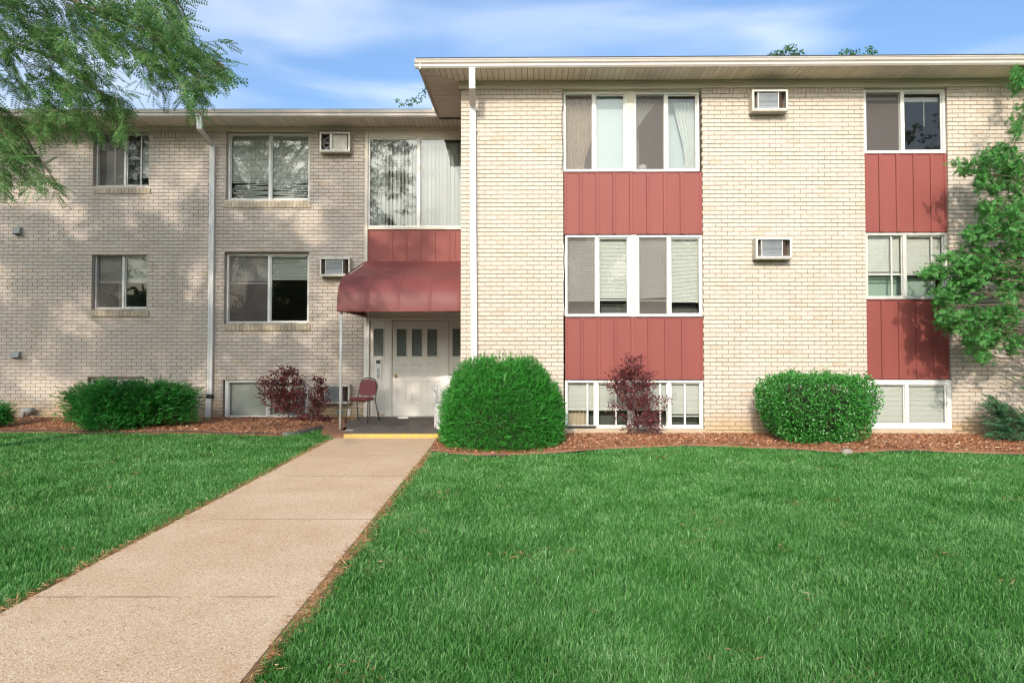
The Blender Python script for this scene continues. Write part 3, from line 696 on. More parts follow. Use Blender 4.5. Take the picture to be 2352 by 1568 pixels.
# ---- air conditioners
def aircon(F, u0, v0, u1, v1, label, kind=0, dep=.21):
    x0, x1, z0, z1 = F.rect(u0, v0, u1, v1, dep)
    o = thing('air_conditioner', F.w((x0+x1)/2, dep/2, z0), label, 'air conditioner', 'air conditioners set through the brick walls')
    t = .018; m = MB(F)
    m.bbox(x0, x0+t, -.03, dep, z0, z1); m.bbox(x1-t, x1, -.03, dep, z0, z1); m.bbox(x0+t, x1-t, -.03, dep-.002, z0, z0+t*1.6); m.bbox(x0+t, x1-t, -.03, dep-.002, z1-t, z1)
    m.build('casing', M['acmetal'], o)
    m = MB(F); m.frame(x0+t*.6, x1-t*.6, z0+t*1.2, z1-t*.6, dep-.02, dep+.006, .026); m.build('rim', M['acrim'], o)
    w = x1-x0; h = z1-z0; xi, xj = x0+.05, x1-.05
    m = MB(F); m.box(x0+t, x1-t, -.02, .02, z0+t*1.6, z1-t); m.build('back_plate', M['rust'], o)
    if kind == 0:
        a, b_ = x0+w*.19, x0+w*.74; m = MB(F); z = z0+.06; m.box(a, b_, .03, dep-.05, z0+.05, z1-.045)
        while z < z1-.05: m.box(a, b_, dep-.06, dep-.036, z, z+.009); z += .0145
        m.build('coil', M['accoil'], o)
        each('bracket', F, 'acrim', o, [(a-.012, a, .03, dep-.025, z0+.045, z1-.04), (b_, b_+.012, .03, dep-.025, z0+.045, z1-.04)], False)
        m = MB(F); z = z0+.07; k = 0
        zz_ = []
        while z < z1-.07: zz_ += [(b_+.03, dep-.06, z), (b_+.075, dep-.055, z+.008), (b_+.075, dep-.05, z+.016), (b_+.03, dep-.05, z+.022)]; z += .03
        m.tube(zz_, .006, 6); m.build('pipe', M['rust'], o); m = MB(F)
        m.tube([(x0+w*.1, dep-.08, z0+.06), (x0+w*.1, dep-.08, z1-.06)], .012, 6); m.build('pipe', M['rust'], o)
    else:
        a = x0+w*.33; m = MB(F); m.box(a, a+.05, .03, dep-.012, z0+.045, z1-.035); m.build('bracket', M['acrim'], o)
        m = MB(F); m.box(a+.05, x1-.075, .03, dep-.06, z0+.045, z1-.04); m.build('cover', M['acmetal'], o)
        m = MB(F); cx, cz = a+.02, (z0+z1)/2-.02; R_ = h*.38
        m.tube([(cx+R_*math.cos(t_*.2618), dep-.08, cz+R_*math.sin(t_*.2618)) for t_ in range(5, 20)], .01, 6)
        for k in range(7):
            an = k*.9; m.quad((cx, dep-.11, cz), (cx+R_*.9*math.cos(an), dep-.13, cz+R_*.9*math.sin(an)), (cx+R_*.95*math.cos(an+.4), dep-.10, cz+R_*.95*math.sin(an+.4)), (cx+.01, dep-.10, cz+.01))
        m.build('fan', M['accoil'], o)
    return o
aircon(FL, 733.8, 303, 804, 349, 'old air conditioner with bare fan, between the wide upper window and tall glazed bay', 1)
aircon(FL, 733.8, 591, 804, 634.5, 'grey finned air conditioner just above the left shoulder of the maroon awning')
aircon(FL, 731, 883.5, 803, 927.4, 'low air conditioner behind the purple shrub, next to the awning post')
aircon(FR, 1727.5, 205.5, 1810.6, 255, 'rusty air conditioner up against the eaves of the projecting wing')
aircon(FR, 1735.8, 545.5, 1819.6, 594.5, 'air conditioner at mid height on the wide brick pier of the wing')
aircon(FR, 1740, 891, 1823, 942, 'air conditioner at ground level, mostly hidden by the boxy green shrub')

# ---- awning
AX0 = -3.165; AX1 = XC-.01
prof = [(15.08, 3.36), (14.4, 3.19), (13.6, 2.985), (13.15, 2.868), (13.0, 2.80), (12.86, 2.72), (12.75, 2.62), (12.68, 2.50), (12.65, 2.38), (12.64, 2.27), (12.64, 2.19)]
prof = [(at(839.5, 599.8, 15.08).y, at(839.5, 599.8, 15.08).z)]+prof[1:]
aw = thing('awning', (-2.05, 13.9, 2.2), 'maroon vinyl awning with rounded front over the entrance door', 'awning')
m = MB(WF); NX = 150; seams = [at(u, 680, 12.66).x for u in (844, 914.5, 986.4, 1053)]
rows = []
for i in range(NX+1):
    x = AX0+(AX1-AX0)*i/NX; ds_ = min(abs(x-s) for s in seams); bul = .013*math.exp(-(ds_/.02)**2)+.0
    row = []
    for k, (y, z) in enumerate(prof):
        g = 0 if k < 3 else (1 if 4 <= k <= 9 else .4)
        row.append(m.pt(x, y-bul*g*.8, z+bul*g*.6-.02*math.sin(min(ds_/.27, 1)*1.57)*(1 if k in (1, 2) else 0)))
    rows.append(row)
for a, b_ in zip(rows, rows[1:]):
    for k in range(len(prof)-1): m.face([a[k], a[k+1], b_[k+1], b_[k]])
# side cheek of cloth on the left, and returned hem
ys = [m.pt(AX0, y, z) for y, z in prof]; yb = m.pt(AX0, 15.08, 2.16); m.face(ys+[yb])
m.box(AX0, AX1, 12.632, 12.648, 2.175, 2.195)
m.build('canopy', M['awning'], aw, smooth=True)
am = aw.children[0].data
try:
    bpy.context.view_layer.objects.active = aw.children[0]
except Exception: pass
m = MB(WF)
m.tube([(AX0+.03, 12.68, 2.2), (AX1, 12.68, 2.2)], .016, 8); m.tube([(AX0+.03, 12.68, 2.2), (AX0+.03, 15.05, 2.17)], .016, 8)
m.tube([(AX0+.03, y+.02, z-.02) for y, z in prof], .014, 8); m.build('frame_tube', M['dspout'], aw)
pb = gnd(781.5, 987, .03); pt_ = (AX0+.05, 12.7, 2.2)
m = MB(WF); m.tube([(pb.x, pb.y, -.02), (AX0+.06, 12.72, 2.2)], .024, 10); m.tube([(pb.x, pb.y, -.02), (pb.x, pb.y, .03)], .045, 10); m.smooth = True; m.build('post', M['dspout'], aw)

# ---- wall vents and small boxes
def vent(u0, v0, u1, v1, label):
    x0, x1, z0, z1 = FL.rect(u0, v0, u1, v1, .08); o = thing('vent_hood', FL.w((x0+x1)/2, 0, z0), label, 'vent')
    m = MB(FL); cxm = (x0+x1)/2; i = len(m.v)
    for (a, b_, d, z) in ((x0+.01, x1-.01, 0, z0), (x0+.01, x1-.01, 0, z1), (x0+.03, x1-.03, .06, z1-.01), (x0, x1, .13, z0+.02)):
        m.pt(a, d, z); m.pt(b_, d, z)
    m.face([i+2, i+3, i+5, i+4]); m.face([i+4, i+5, i+7, i+6]); m.face([i, i+2, i+4, i+6]); m.face([i+1, i+7, i+5, i+3]); m.face([i, i+1, i+3, i+2])
    m.build('hood', M['ventgrey'], o)
    m = MB(FL); m.quad((x0+.02, .01, z0), (x1-.02, .01, z0), (x1-.01, .11, z0+.015), (x0+.01, .11, z0+.015)); m.build('flap', M['dark'], o)
vent(30, 521, 47, 539, 'small grey vent hood on the left brick wall at mid height')
vent(25, 807, 45, 823, 'small grey vent hood on the left brick wall, lower one near the picture edge')
p = FLw(60, 950, .1); o = thing('vent_pipe', (p.x, p.y, 0), 'grey elbow vent pipe at the foot of the brick wall, left of the spreading juniper', 'pipe')
m = MB(WF); a = FLw(52, 962, .12); m.tube([(a.x, a.y, -.05), (a.x, a.y, a.z+.12), (a.x+.03, a.y, a.z+.17), (a.x+.08, a.y, a.z+.19)], [.05, .05, .055, .055], 12)
m.tube([(a.x+.07, a.y, a.z+.19), (a.x+.22, a.y-.02, a.z+.165)], [.065, .075], 12); m.smooth = True; m.build('elbow', M['ventgrey'], o)
x0, x1, z0, z1 = FL.rect(773, 941, 790, 951, .05)
o = thing('junction_box', FL.w(x0, 0, z0), 'flat grey junction box low on the wall, right behind the awning post', 'junction box'); m = MB(FL); m.bbox(x0, x1, 0, .05, z0, z1); m.build('box', M['ventgrey'], o)
x0, x1, z0, z1 = FL.rect(797.5, 940, 805.5, 953, .06)
o = thing('socket_box', FL.w(x0, 0, z0), 'pale outdoor socket box with short conduit between the red chair and the awning post', 'socket box'); m = MB(FL); m.bbox(x0, x1, 0, .07, z0, z1); m.build('box', M['dspout'], o)
m = MB(FL); m.tube([(x1-.03, .035, z0), (x1-.02, .035, z0-.12), (x1-.07, .06, z0-.19), (x1-.12, .12, .02)], .013, 6); m.build('conduit', M['dspout'], o)
for (u, vs, lab) in ((1291.5, (214, 240, 260, 300, 350, 378, 394), 'black cable sagging down beside the upper double window'), (1294.5, (560, 600, 650, 690, 725), 'pale cable hanging down beside the middle double window')):
    m = MB(FR); pts = []
    for k, v in enumerate(vs): xx, zz = FR.px(u+(1.8*math.sin(k*1.9)), v, .02); pts.append((xx, .02, zz))
    m.tube(pts, .006, 5); tag(m.build('cable', M['cable'] if u < 1293 else M['dspout']), lab, 'cable')

# ------------------------------------------------------------------ ground
PX0, PX1 = -3.06, -1.30
def catmull(pts, n=8):
    out = []; P = [Vector(p) for p in pts]; P = [P[0]]+P+[P[-1]]
    for i in range(1, len(P)-2):
        for k in range(n):
            t = k/n; a, b_, c, d = P[i-1:i+3]
            out.append(.5*((2*b_)+(-a+c)*t+(2*a-5*b_+4*c-d)*t*t+(-a+3*b_-3*c+d)*t**3))
    out.append(P[-2]); return out
edgeL = catmull([(-17, 12.9, 0)]+[tuple(gnd(u, v)) for u, v in ((0, 991), (240, 994), (440, 994), (560, 997), (650, 998), (700, 992), (740, 982))], 6)
edgeR = catmull([(-1.28, 10.75, 0)]+[tuple(gnd(u, v)) for u, v in ((1060, 1042), (1150, 1044), (1300, 1036), (1450, 1027), (1600, 1023), (1770, 1028), (1950, 1037), (2100, 1033), (2352, 1041))]+[(12, 10.3, 0), (15, 10.3, 0)], 6)
EL = np.array([(p.x, p.y) for p in edgeL]); ER = np.array([(p.x, p.y) for p in edgeR])
def lawn_mask(x, y):
    """True where grass grows"""
    j = .035*np.sin(y*9+np.sin(y*3.1)*2)+.03*np.sin(y*23.7)+.05*np.sin(y*1.3+1)
    j = .6*j+.02*np.sin(y*5.3+2)+.025*np.sin(y*14.1)
    onp = (x > PX0-.02-j*.6) & (x < PX1+.005+j*1.1)
    le = np.interp(x, EL[:, 0], EL[:, 1]); re = np.interp(x, ER[:, 0], ER[:, 1])
    left = (x < PX0) & ((y < le-.03) | ((x > EL[-1, 0]-.02) & (y < 12.45-.5*(x-EL[-1, 0]))))
    right = (x > PX1) & (y < re-.03)
    return (left | right) & ~onp
def mat_soil():
    return mat('lawn_soil', (.03, .06, .015), .95, (.05, .05, .025), nscale=6, nmix=.6, bump=.6, bscale=40)
m = MB(WF); m.quad((-400, -400, -.045), (400, -400, -.045), (400, 400, -.045), (-400, 400, -.045)); tag(m.build('ground', mat_soil()), kind='structure')
# dry thatch strips next to the walk
M['thatch'] = mat('dry_thatch', (.50, .27, .13), .95, (.26, .17, .07), nscale=18, nmix=.6, bump=.8, bscale=80)
# walkway slabs
def mat_path():
    t = NT('exposed_aggregate'); tc = t.n('ShaderNodeTexCoord')
    vo = t.n('ShaderNodeTexVoronoi', i_Scale=115.0); t.l(tc.outputs['Object'], vo.inputs['Vector'])
    rp = t.n('ShaderNodeValToRGB'); el = rp.color_ramp.elements
    st = [(0, (.28, .18, .12)), (.06, (.56, .37, .225)), (.35, (.66, .47, .31)), (.8, (.71, .53, .37)), (1, (.82, .70, .55))]
    while len(el) < 5: el.new(.5)
    for e, (a, c) in zip(el, st): e.position = a; e.color = rgb(c)
    sp = t.n('ShaderNodeSeparateXYZ'); t.l(vo.outputs['Color'], sp.inputs[0]); t.l(sp.outputs[0], rp.inputs[0])
    nz = t.n('ShaderNodeTexNoise', i_Scale=1.1, i_Detail=6.0, i_Roughness=.6); t.l(tc.outputs['Object'], nz.inputs['Vector'])
    mx = t.n('ShaderNodeMix', data_type='RGBA', blend_type='MULTIPLY'); mr = t.n('ShaderNodeMapRange'); mr.inputs['From Min'].default_value = .35; mr.inputs['From Max'].default_value = .7
    t.l(nz.outputs['Fac'], mr.inputs['Value']); t.l(mr.outputs[0], mx.inputs['Factor']); t.l(rp.outputs[0], mx.inputs['A']); mx.inputs['B'].default_value = rgb((.84, .77, .70))
    n2 = t.n('ShaderNodeTexNoise', i_Scale=320.0, i_Detail=3.0); t.l(tc.outputs['Object'], n2.inputs['Vector'])
    m3 = t.n('ShaderNodeMapRange'); m3.inputs['From Min'].default_value = .3; m3.inputs['From Max'].default_value = .42; m3.inputs['To Min'].default_value = .62; t.l(n2.outputs['Fac'], m3.inputs['Value'])
    vm = t.n('ShaderNodeVectorMath', operation='SCALE'); t.l(mx.outputs['Result'], vm.inputs[0]); t.l(m3.outputs[0], vm.inputs['Scale'])
    p = t.n('ShaderNodeBsdfPrincipled', i_Roughness=.85); t.l(vm.outputs[0], p.inputs['Base Color'])
    b = t.n('ShaderNodeBump', i_Strength=.6, i_Distance=.004); t.l(vo.outputs['Distance'], b.inputs['Height']); t.l(b.outputs[0], p.inputs['Normal'])
    t.l(p.outputs[0], t.out.inputs[0]); return t.m
yj = [gnd(600, v).y for v in (1370, 1192, 1093, 1037)]
ysl = [-8, -6.2, -4.4, -2.6, -.8, 1.0, 2.6]+yj+[12.13]
m = MB(WF)
for a, b_ in zip(ysl, ysl[1:]):
    last = b_ == ysl[-1]; m.m = 1 if last else 0; g = .003; t = 0.0; x0, x1 = PX0, PX1; e = .0
    i = len(m.v)
    for z, q in ((-.09, 0), (-.008+t, 0), (t, e)):
        for (x, y) in ((x0+q, a+g+q), (x1-q, a+g+q), (x1-q, b_-g-q), (x0+q, b_-g-q)): m.pt(x, y, z)
    for k in range(2):
        for j in range(4): A = i+k*4+j; B = i+k*4+(j+1) % 4; m.face([A, B, B+4, A+4])
    m.face([i+8, i+9, i+10, i+11])
JB = MB(WF)
for k_, y_ in enumerate(ysl[1:-1]): JB.box(PX0+.002, PX1-.002, y_-(.006 if k_ == 6 else .004), y_+(.006 if k_ == 6 else .004), -.05, .0012)
M['joint'] = mat('joint_dirt', (.16, .12, .075), .95, (.58, .42, .28), nscale=2.5, nmix=.2)
M['smoothconc'] = mat('smooth_concrete', (.62, .44, .29), .85, (.54, .38, .25), nscale=2.5, bump=.2)
tag(m.build('path', [mat_path(), M['smoothconc']]), kind='structure'); tag(JB.build('path_joint', M['joint']), kind='structure')
m = MB(WF)
for s, xe in ((-1, PX0), (1, PX1)):
    pts = []
    for k in range(140):
        y = -6+k*.13; ww = .05+.05*math.sin(y*1.3+s)+.04*math.sin(y*4.1+s*2)+random.uniform(0, .03); pts.append((y, max(.02, ww)))
    for (ya, wa), (yb_, wb) in zip(pts, pts[1:]):
        if yb_ > (10.7 if s > 0 else 12.2): break
        m.quad((xe-s*.0, ya, -.006), (xe+s*(wa*.6+.03), ya, -.03), (xe+s*(wb*.6+.03), yb_, -.03), (xe-s*.0, yb_, -.006))
tag(m.build('dry_edge', M['thatch']), 'strip of dry reddish thatch along both sides of the walk', 'thatch', kind='stuff')
# landing with yellow nosing
lp = [(-2.90, 12.16), (-1.05, 12.16), (XC+.02, 12.49), (XC+.02, 15.2), (xw_end+.02, 15.2), (-3.42, 15.0), (-3.40, 14.35), (-3.0, 12.75)]
m = MB(WF); a = [m.pt(x, y, .06) for x, y in lp]; b_ = [m.pt(x, y, -.1) for x, y in lp]; m.face(a)
for k in range(len(lp)): m.face([a[k], b_[k], b_[(k+1) % len(lp)], a[(k+1) % len(lp)]])
tag(m.build('landing', M['landing']), kind='structure')
m = MB(WF); m.box(-2.91, -1.04, 12.145, 12.235, -.02, .066)
tag(m.build('step_edge', M['yellow']), 'yellow painted nosing along the front of the entrance landing', 'step edge', kind='structure')
m = MB(WF); 
for k in range(3): pass
m.prism([(14.72, .062), (14.74, .085), (14.8, .09), (14.84, .062)], FLw(915, 957, .3).x, FLw(938, 957, .3).x); tag(m.build('folded_paper', M['plastic']), 'crumpled pale paper lying on the landing at the foot of the door', 'paper')
# mulch beds
def ptin(x, y, le, x_lo, x_hi, yfun, wall): return (x > x_lo) & (x < x_hi) & (y > yfun(x)) & (y < wall)
M['mulchbase'] = mat('mulch_bed', (.25, .11, .055), .95, (.38, .20, .11), nscale=30, nmix=.6, bump=1.0, bscale=70)
def bed(x0, x1, ed, wally, name, nx, ny):
    xs = np.linspace(x0, x1, nx); V = []; F = []
    for i, x in enumerate(xs):
        ya = np.interp(x, ed[:, 0], ed[:, 1]); yb_ = wally(x)+.05
        for j in range(ny):
            t = j/(ny-1); y = ya+(yb_-ya)*t
            h = .012+.035*min(1, t*4)+.02*mnoise.noise(Vector((x*1.7, y*1.7, 3)))+.012*mnoise.noise(Vector((x*7, y*7, 1)))
            V.append((x, y, h-.03*(1 if j == 0 else 0)))
    for i in range(nx-1):
        for j in range(ny-1): a = i*ny+j; F.append((a, a+ny, a+ny+1, a+1))
    return tag(npmesh(name, np.array(V, float), np.array(F), M['mulchbase'], smooth=True), kind='structure')
wallR = lambda x: FR.w(x-XC, 0, 0).y
bed(-17, EL[-1, 0], EL, lambda x: 15.1, 'mulch_bed', 160, 24)
xsE = np.array([[EL[-1, 0], EL[-1, 1]], [-3.4, 12.45], [-2.95, 12.2]])
bed(EL[-1, 0], -2.92, xsE, lambda x: 15.1 if x < -3.2 else 12.8, 'mulch_bed', 14, 16)
bed(-1.28, 15, ER, wallR, 'mulch_bed', 200, 30)
# chips
def chips(n, x0, x1, yl, yh, nm):
    x = RNG.uniform(x0, x1, n); t = RNG.uniform(0.02, 1, n); y = yl(x)+(yh(x)-yl(x))*t
    h = .012+.035*np.minimum(1, t*4)+RNG.uniform(0, .02, n)
    P = np.stack([x, y, h], -1); d = RNG.normal(size=(n, 3))*[1, 1, .28]
    T = [(-.5, -.5, 0), (.5, -.5, 0), (.45, .5, .12), (-.4, .5, 0)]
    sc = np.stack([RNG.uniform(.006, .014, n), RNG.uniform(.02, .06, n), np.full(n, .02)], -1)
    nr = RNG.normal(size=(n, 3))*.5+[0, 0, 1]
    return scatter(T, [(0, 1, 2, 3)], P, orient(d, nr), sc)
M['chip'] = ramp_isl('mulch_chip', [(0, (.12, .045, .025)), (.3, (.30, .12, .055)), (.65, (.48, .21, .10)), (.9, (.62, .35, .20)), (1, (.78, .60, .44))], .85, 0.0)
v1, f1 = chips(26000, -12, -3.3, lambda x: np.interp(x, EL[:, 0], EL[:, 1]), lambda x: np.full_like(x, 15.05), 'a')
v2, f2 = chips(36000, -1.25, 10, lambda x: np.interp(x, ER[:, 0], ER[:, 1]), lambda x: 12.42-.0155*(x-XC), 'b')
tag(npmesh('mulch_chips', np.vstack([v1, v2]), np.vstack([f1, f2+len(v1)]), M['chip']), 'reddish bark chips covering the planting beds along the walls', 'bark mulch', kind='stuff')
# plastic edging
def edging(ed, z1, label):
    m = MB(WF); pts = [(p.x, p.y-.01, z1-.02+.008*math.sin(k*.7)) for k, p in enumerate(ed)]
    m.tube(pts, .008, 6); m.build_o = tag(m.build('lawn_edging', M['edging']), label, 'edging')
edging(edgeL[6:-8], .045, 'black plastic edging between the left lawn and the mulch'); edging([p for p in edgeR if p.x < 12], .006, 'black plastic edging along the curved front of the right mulch bed')
e = edgeL[-13:]; m = MB(WF)
for a, b_ in zip(e, e[1:]):
    for q in (0,): m.quad((a.x, a.y-.03, .045), (b_.x, b_.y-.03, .05), (b_.x, b_.y+.02, .05), (a.x, a.y+.02, .045)); m.quad((a.x, a.y-.03, -.04), (b_.x, b_.y-.03, -.04), (b_.x, b_.y-.03, .05), (a.x, a.y-.03, .045))
M['slate'] = mat('grey_board', (.22, .21, .20), .8, (.15, .14, .13), nscale=8); tag(m.build('garden_board', M['slate']), 'bent grey board edging the tip of the left mulch bed near the landing', 'garden board')
for (u, v, r, lab) in ((803, 993, .09, 'brown stone block at the left end of the yellow step'), (1945, 1036, .07, 'pale flat stone at the foot of the boxy green shrub')):
    p = gnd(u, v, .02); m = MB(WF); m.lathe([(r*.8, -.03), (r, .0), (r*.9, r*.5), (r*.6, r*.8)], p.x, p.y, 9, 0, 1.3, .8); tag(m.build('stone', M['rubble']), lab, 'stone')

# grass blades
def grass():
    Vs, Fs = [], []; base = 0
    def zone(y0, y1, dens, wsc, hmul):
        nonlocal base
        xl, xr = -.76*y1-1.2, .76*y1+1.2
        n = int(dens*(y1-y0)*(xr-xl)); x = RNG.uniform(xl, xr, n); y = RNG.uniform(y0, y1, n)
        k = (np.abs(x) < .76*y+1.3) & lawn_mask(x, y); x, y = x[k], y[k]
        # tufts: thin out and lengthen by slow waves
        q = np.sin(x*3.1+np.sin(y*2.3)*1.7)*np.sin(y*2.7+np.sin(x*1.9)*1.5); q2 = np.sin(x*9.3+2*np.sin(y*7))*np.sin(y*8.1+np.sin(x*6))
        n = len(x); h = (.032+.009*q+.009*q2+RNG.exponential(.009, n))*hmul
        h *= np.where(RNG.random(n) < .035, 1.6, 1)*np.where(RNG.random(n) < .3, .6, 1)
        az = RNG.uniform(0, 6.283, n); lean = RNG.gamma(2.0, .36, n)+.1
        fa = 3.2*np.sin(x*2.9+1.7*np.sin(y*2.1))+2.6*np.sin(y*3.7+1.3*np.sin(x*4.3)); fs = .2+.25*np.sin(x*1.7+y*2.9+np.sin(y*5.1))
        dx = np.cos(az)*lean+fs*np.cos(fa); dy = np.sin(az)*lean+fs*np.sin(fa)
        w = RNG.uniform(.0012, .0030, n)*wsc; sa = RNG.uniform(0, 6.283, n); sx, sy = np.cos(sa)*w, np.sin(sa)*w
        z0 = np.full(n, -.045); P = np.zeros((n, 5, 3)); hz = h/np.sqrt(1+.5*lean**2)
        P[:, 0] = np.stack([x-sx, y-sy, z0], -1); P[:, 1] = np.stack([x+sx, y+sy, z0], -1)
        mx, my = x+dx*h*.28, y+dy*h*.28; P[:, 2] = np.stack([mx+sx*.8, my+sy*.8, z0+.012+hz*.62], -1); P[:, 3] = np.stack([mx-sx*.8, my-sy*.8, z0+.012+hz*.62], -1)
        P[:, 4] = np.stack([x+dx*h*.8, y+dy*h*.8, z0+.012+hz], -1)
        Vs.append(P.reshape(-1, 3)); i = (np.arange(n)*5)[:, None]+base
        Fs.append(np.concatenate([i+[0, 1, 2], i+[0, 2, 3], i+[3, 2, 4]], 0)); base += n*5
    zone(2.2, 4.6, 13500, 1.05, 1.0); zone(4.6, 7.0, 9000, 1.3, 1.0); zone(7.0, 9.6, 6000, 1.75, 1.0); zone(9.6, 13.6, 4000, 2.4, 1.0)
    return np.vstack(Vs), np.vstack(Fs)
M['grass'] = ramp_isl('grass_blade', [(0, (.02, .12, .012)), (.35, (.055, .22, .03)), (.62, (.13, .31, .085)), (.88, (.29, .49, .21)), (.965, (.38, .58, .28)), (.98, (.52, .46, .24)), (1, (.60, .44, .25))], .55, .22, patch=.62, pscale=1.5)
GV, GF = grass(); tag(npmesh('grass', GV, GF, M['grass']), 'thick green lawn grass on both sides of the concrete walk', 'grass', kind='stuff')
print('grass blades', len(GV)//5)
# dry stray blades along walk edge
n = 9000; y = RNG.uniform(2.4, 12.0, n); s = np.where(RNG.random(n) < .5, -1, 1); k = ~((s > 0) & (y > 10.6)); y, s = y[k], s[k]; n = len(y)
x = np.where(s < 0, PX0, PX1)+s*np.abs(RNG.normal(0, .042, n)); P = np.stack([x, y, RNG.uniform(-.03, .004, n)], -1)
cx_ = RNG.uniform(-7, 8, 130); cy_ = RNG.uniform(3, 11, 130); q_ = np.repeat(np.arange(130), 16); xx = cx_[q_]+RNG.normal(0, .07, len(q_)); yy_ = cy_[q_]+RNG.normal(0, .06, len(q_))
kk = lawn_mask(xx, yy_); P = np.vstack([P, np.stack([xx, yy_, RNG.uniform(-.025, .0, len(q_))], -1)[kk]]); n = len(P)
d = RNG.normal(size=(n, 3))*[1, 1, .12]+[0, 0, .10]; V_, F_ = scatter(LEAF_V, LEAF_F, P, orient(d), np.stack([RNG.uniform(.006, .012, n), RNG.uniform(.03, .085, n), np.full(n, .01)], -1))
M['straw'] = ramp_isl('dry_straw', [(0, (.20, .09, .04)), (.5, (.42, .20, .09)), (1, (.58, .40, .22))], .8, .1)
tag(npmesh('dry_grass', V_, F_, M['straw']), 'dry reddish grass clippings along the edges of the walk', 'dry grass', kind='stuff')

# ------------------------------------------------------------------ foliage
def leafy(name, pos, dirs, sizes, m, parent, shape=(LEAF_V, LEAF_F), width=1.0, nrm=None):
    sz = np.asarray(sizes, float); sc = np.stack([sz*width, sz, sz], -1)
    V, F = scatter(shape[0], shape[1], pos, orient(dirs, nrm), sc); return npmesh(name, V, F, m, parent)
def spray_template(n=7, spread=.35, leafl=.34, w=.05):
    """small branchlet with needles both sides"""
    V = []; F = []
    for k in range(n):
        t = (k+.6)/n
        for s in (-1, 1):
            b0 = np.array([0, t*.8, 0]); tip = b0+np.array([s*spread*leafl*1.6*(1-.3*t), leafl*.75, .06*s]); sd = np.array([w, 0, 0]) if True else 0
            i = len(V); V += [b0-sd*.5, b0+sd*.5, tip+sd*.1, tip-sd*.1]; F.append((i, i+1, i+2, i+3))
    i = len(V); V += [(-.02, 0, 0), (.02, 0, 0), (.012, 1.05, 0), (-.012, 1.05, 0)]; F.append((i, i+1, i+2, i+3))
    return V, F
SPRAY = spray_template()
def core(name, fn, m, parent, nu=28, nv=14):
    """closed lumpy body for the twig mass inside a dense shrub; fn(theta, t)->(x,y,z)"""
    mb = MB(WF); rows = [[mb.pt(*fn(6.2832*i/nu, j/nv)) for i in range(nu)] for j in range(nv+1)]
    for a, b_ in zip(rows, rows[1:]):
        for i in range(nu): mb.face([a[i], a[(i+1) % nu], b_[(i+1) % nu], b_[i]])
    mb.face(rows[0][::-1]); mb.face(rows[-1]); return mb.build(name, m, parent, smooth=True)
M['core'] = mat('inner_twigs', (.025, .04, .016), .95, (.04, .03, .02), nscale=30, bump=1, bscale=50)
def nz3(P, s, o=0.0):
    """cheap smooth noise on arrays"""
    x, y, z = (P[..., 0]*s+o, P[..., 1]*s+o*1.7, P[..., 2]*s+o*2.3)
    return (np.sin(x*1.7+1.3*np.sin(y*1.1))+np.sin(y*2.1+1.1*np.sin(z*1.9))+np.sin(z*1.5+1.2*np.sin(x*2.3)))/3

# --- big rounded yew
yc = at(1153, 900, 11.3); YC = np.array([yc.x, 11.3, 0.0])
yew = thing('yew_shrub', (YC[0], YC[1], 0), 'large rounded dark green yew in front of the white downspout', 'shrub')
def dome_pts(n, c, rx, ry, h, zmin=0.0, flare=.0, shell=(.80, 1.0), powr=2.3):
    th = RNG.uniform(0, 6.283, n); t = RNG.uniform(0, 1, n)**.85       # t: height fraction
    r = (1-np.clip(t, 0, 1)**powr)**(1/powr)*(1-flare*(1-t))
    P = np.stack([np.cos(th)*r, np.sin(th)*r, t], -1); N = unit(np.stack([np.cos(th)*r/rx**.5, np.sin(th)*r/ry**.5, t**2*1.6+.05], -1))
    s = RNG.uniform(*shell, n)**.6; Q = P*s[:, None]*[rx, ry, h]+c; Q[:, 2] = np.maximum(Q[:, 2], zmin); return Q, N
P, N = dome_pts(56000, YC, 1.0, .95, 1.40, .03, .05, (.70, 1.0), 2.5); b1 = 1+.055*nz3(P, 3.0)+.045*nz3(P, 8); P = YC+(P-YC)*b1[:, None]
d = N+RNG.normal(size=N.shape)*.75+[0, 0, .15]
M['yew'] = ramp_isl('yew_needles', [(0, (.012, .12, .008)), (.45, (.028, .22, .018)), (.8, (.06, .32, .04)), (1, (.17, .42, .12))], .45, .2, patch=.25, pscale=5)
leafy('foliage', P, d, RNG.uniform(.03, .072, len(P)), M['yew'], yew, SPRAY)
P, N = dome_pts(900, YC, 1.01, .96, 1.41, .03, .05, (.95, 1.0), 2.5); leafy('sprigs', P, N+RNG.normal(size=N.shape)*.6+[0, 0, .3], RNG.uniform(.08, .15, len(P)), M['yew'], yew, SPRAY)
core('branches', lambda a, t: (YC[0]+.80*math.cos(a)*max(.02, (1-t**2.45)**(1/2.45)), YC[1]+.76*math.sin(a)*max(.02, (1-t**2.45)**(1/2.45)), .02+t*1.18), M['core'], yew)

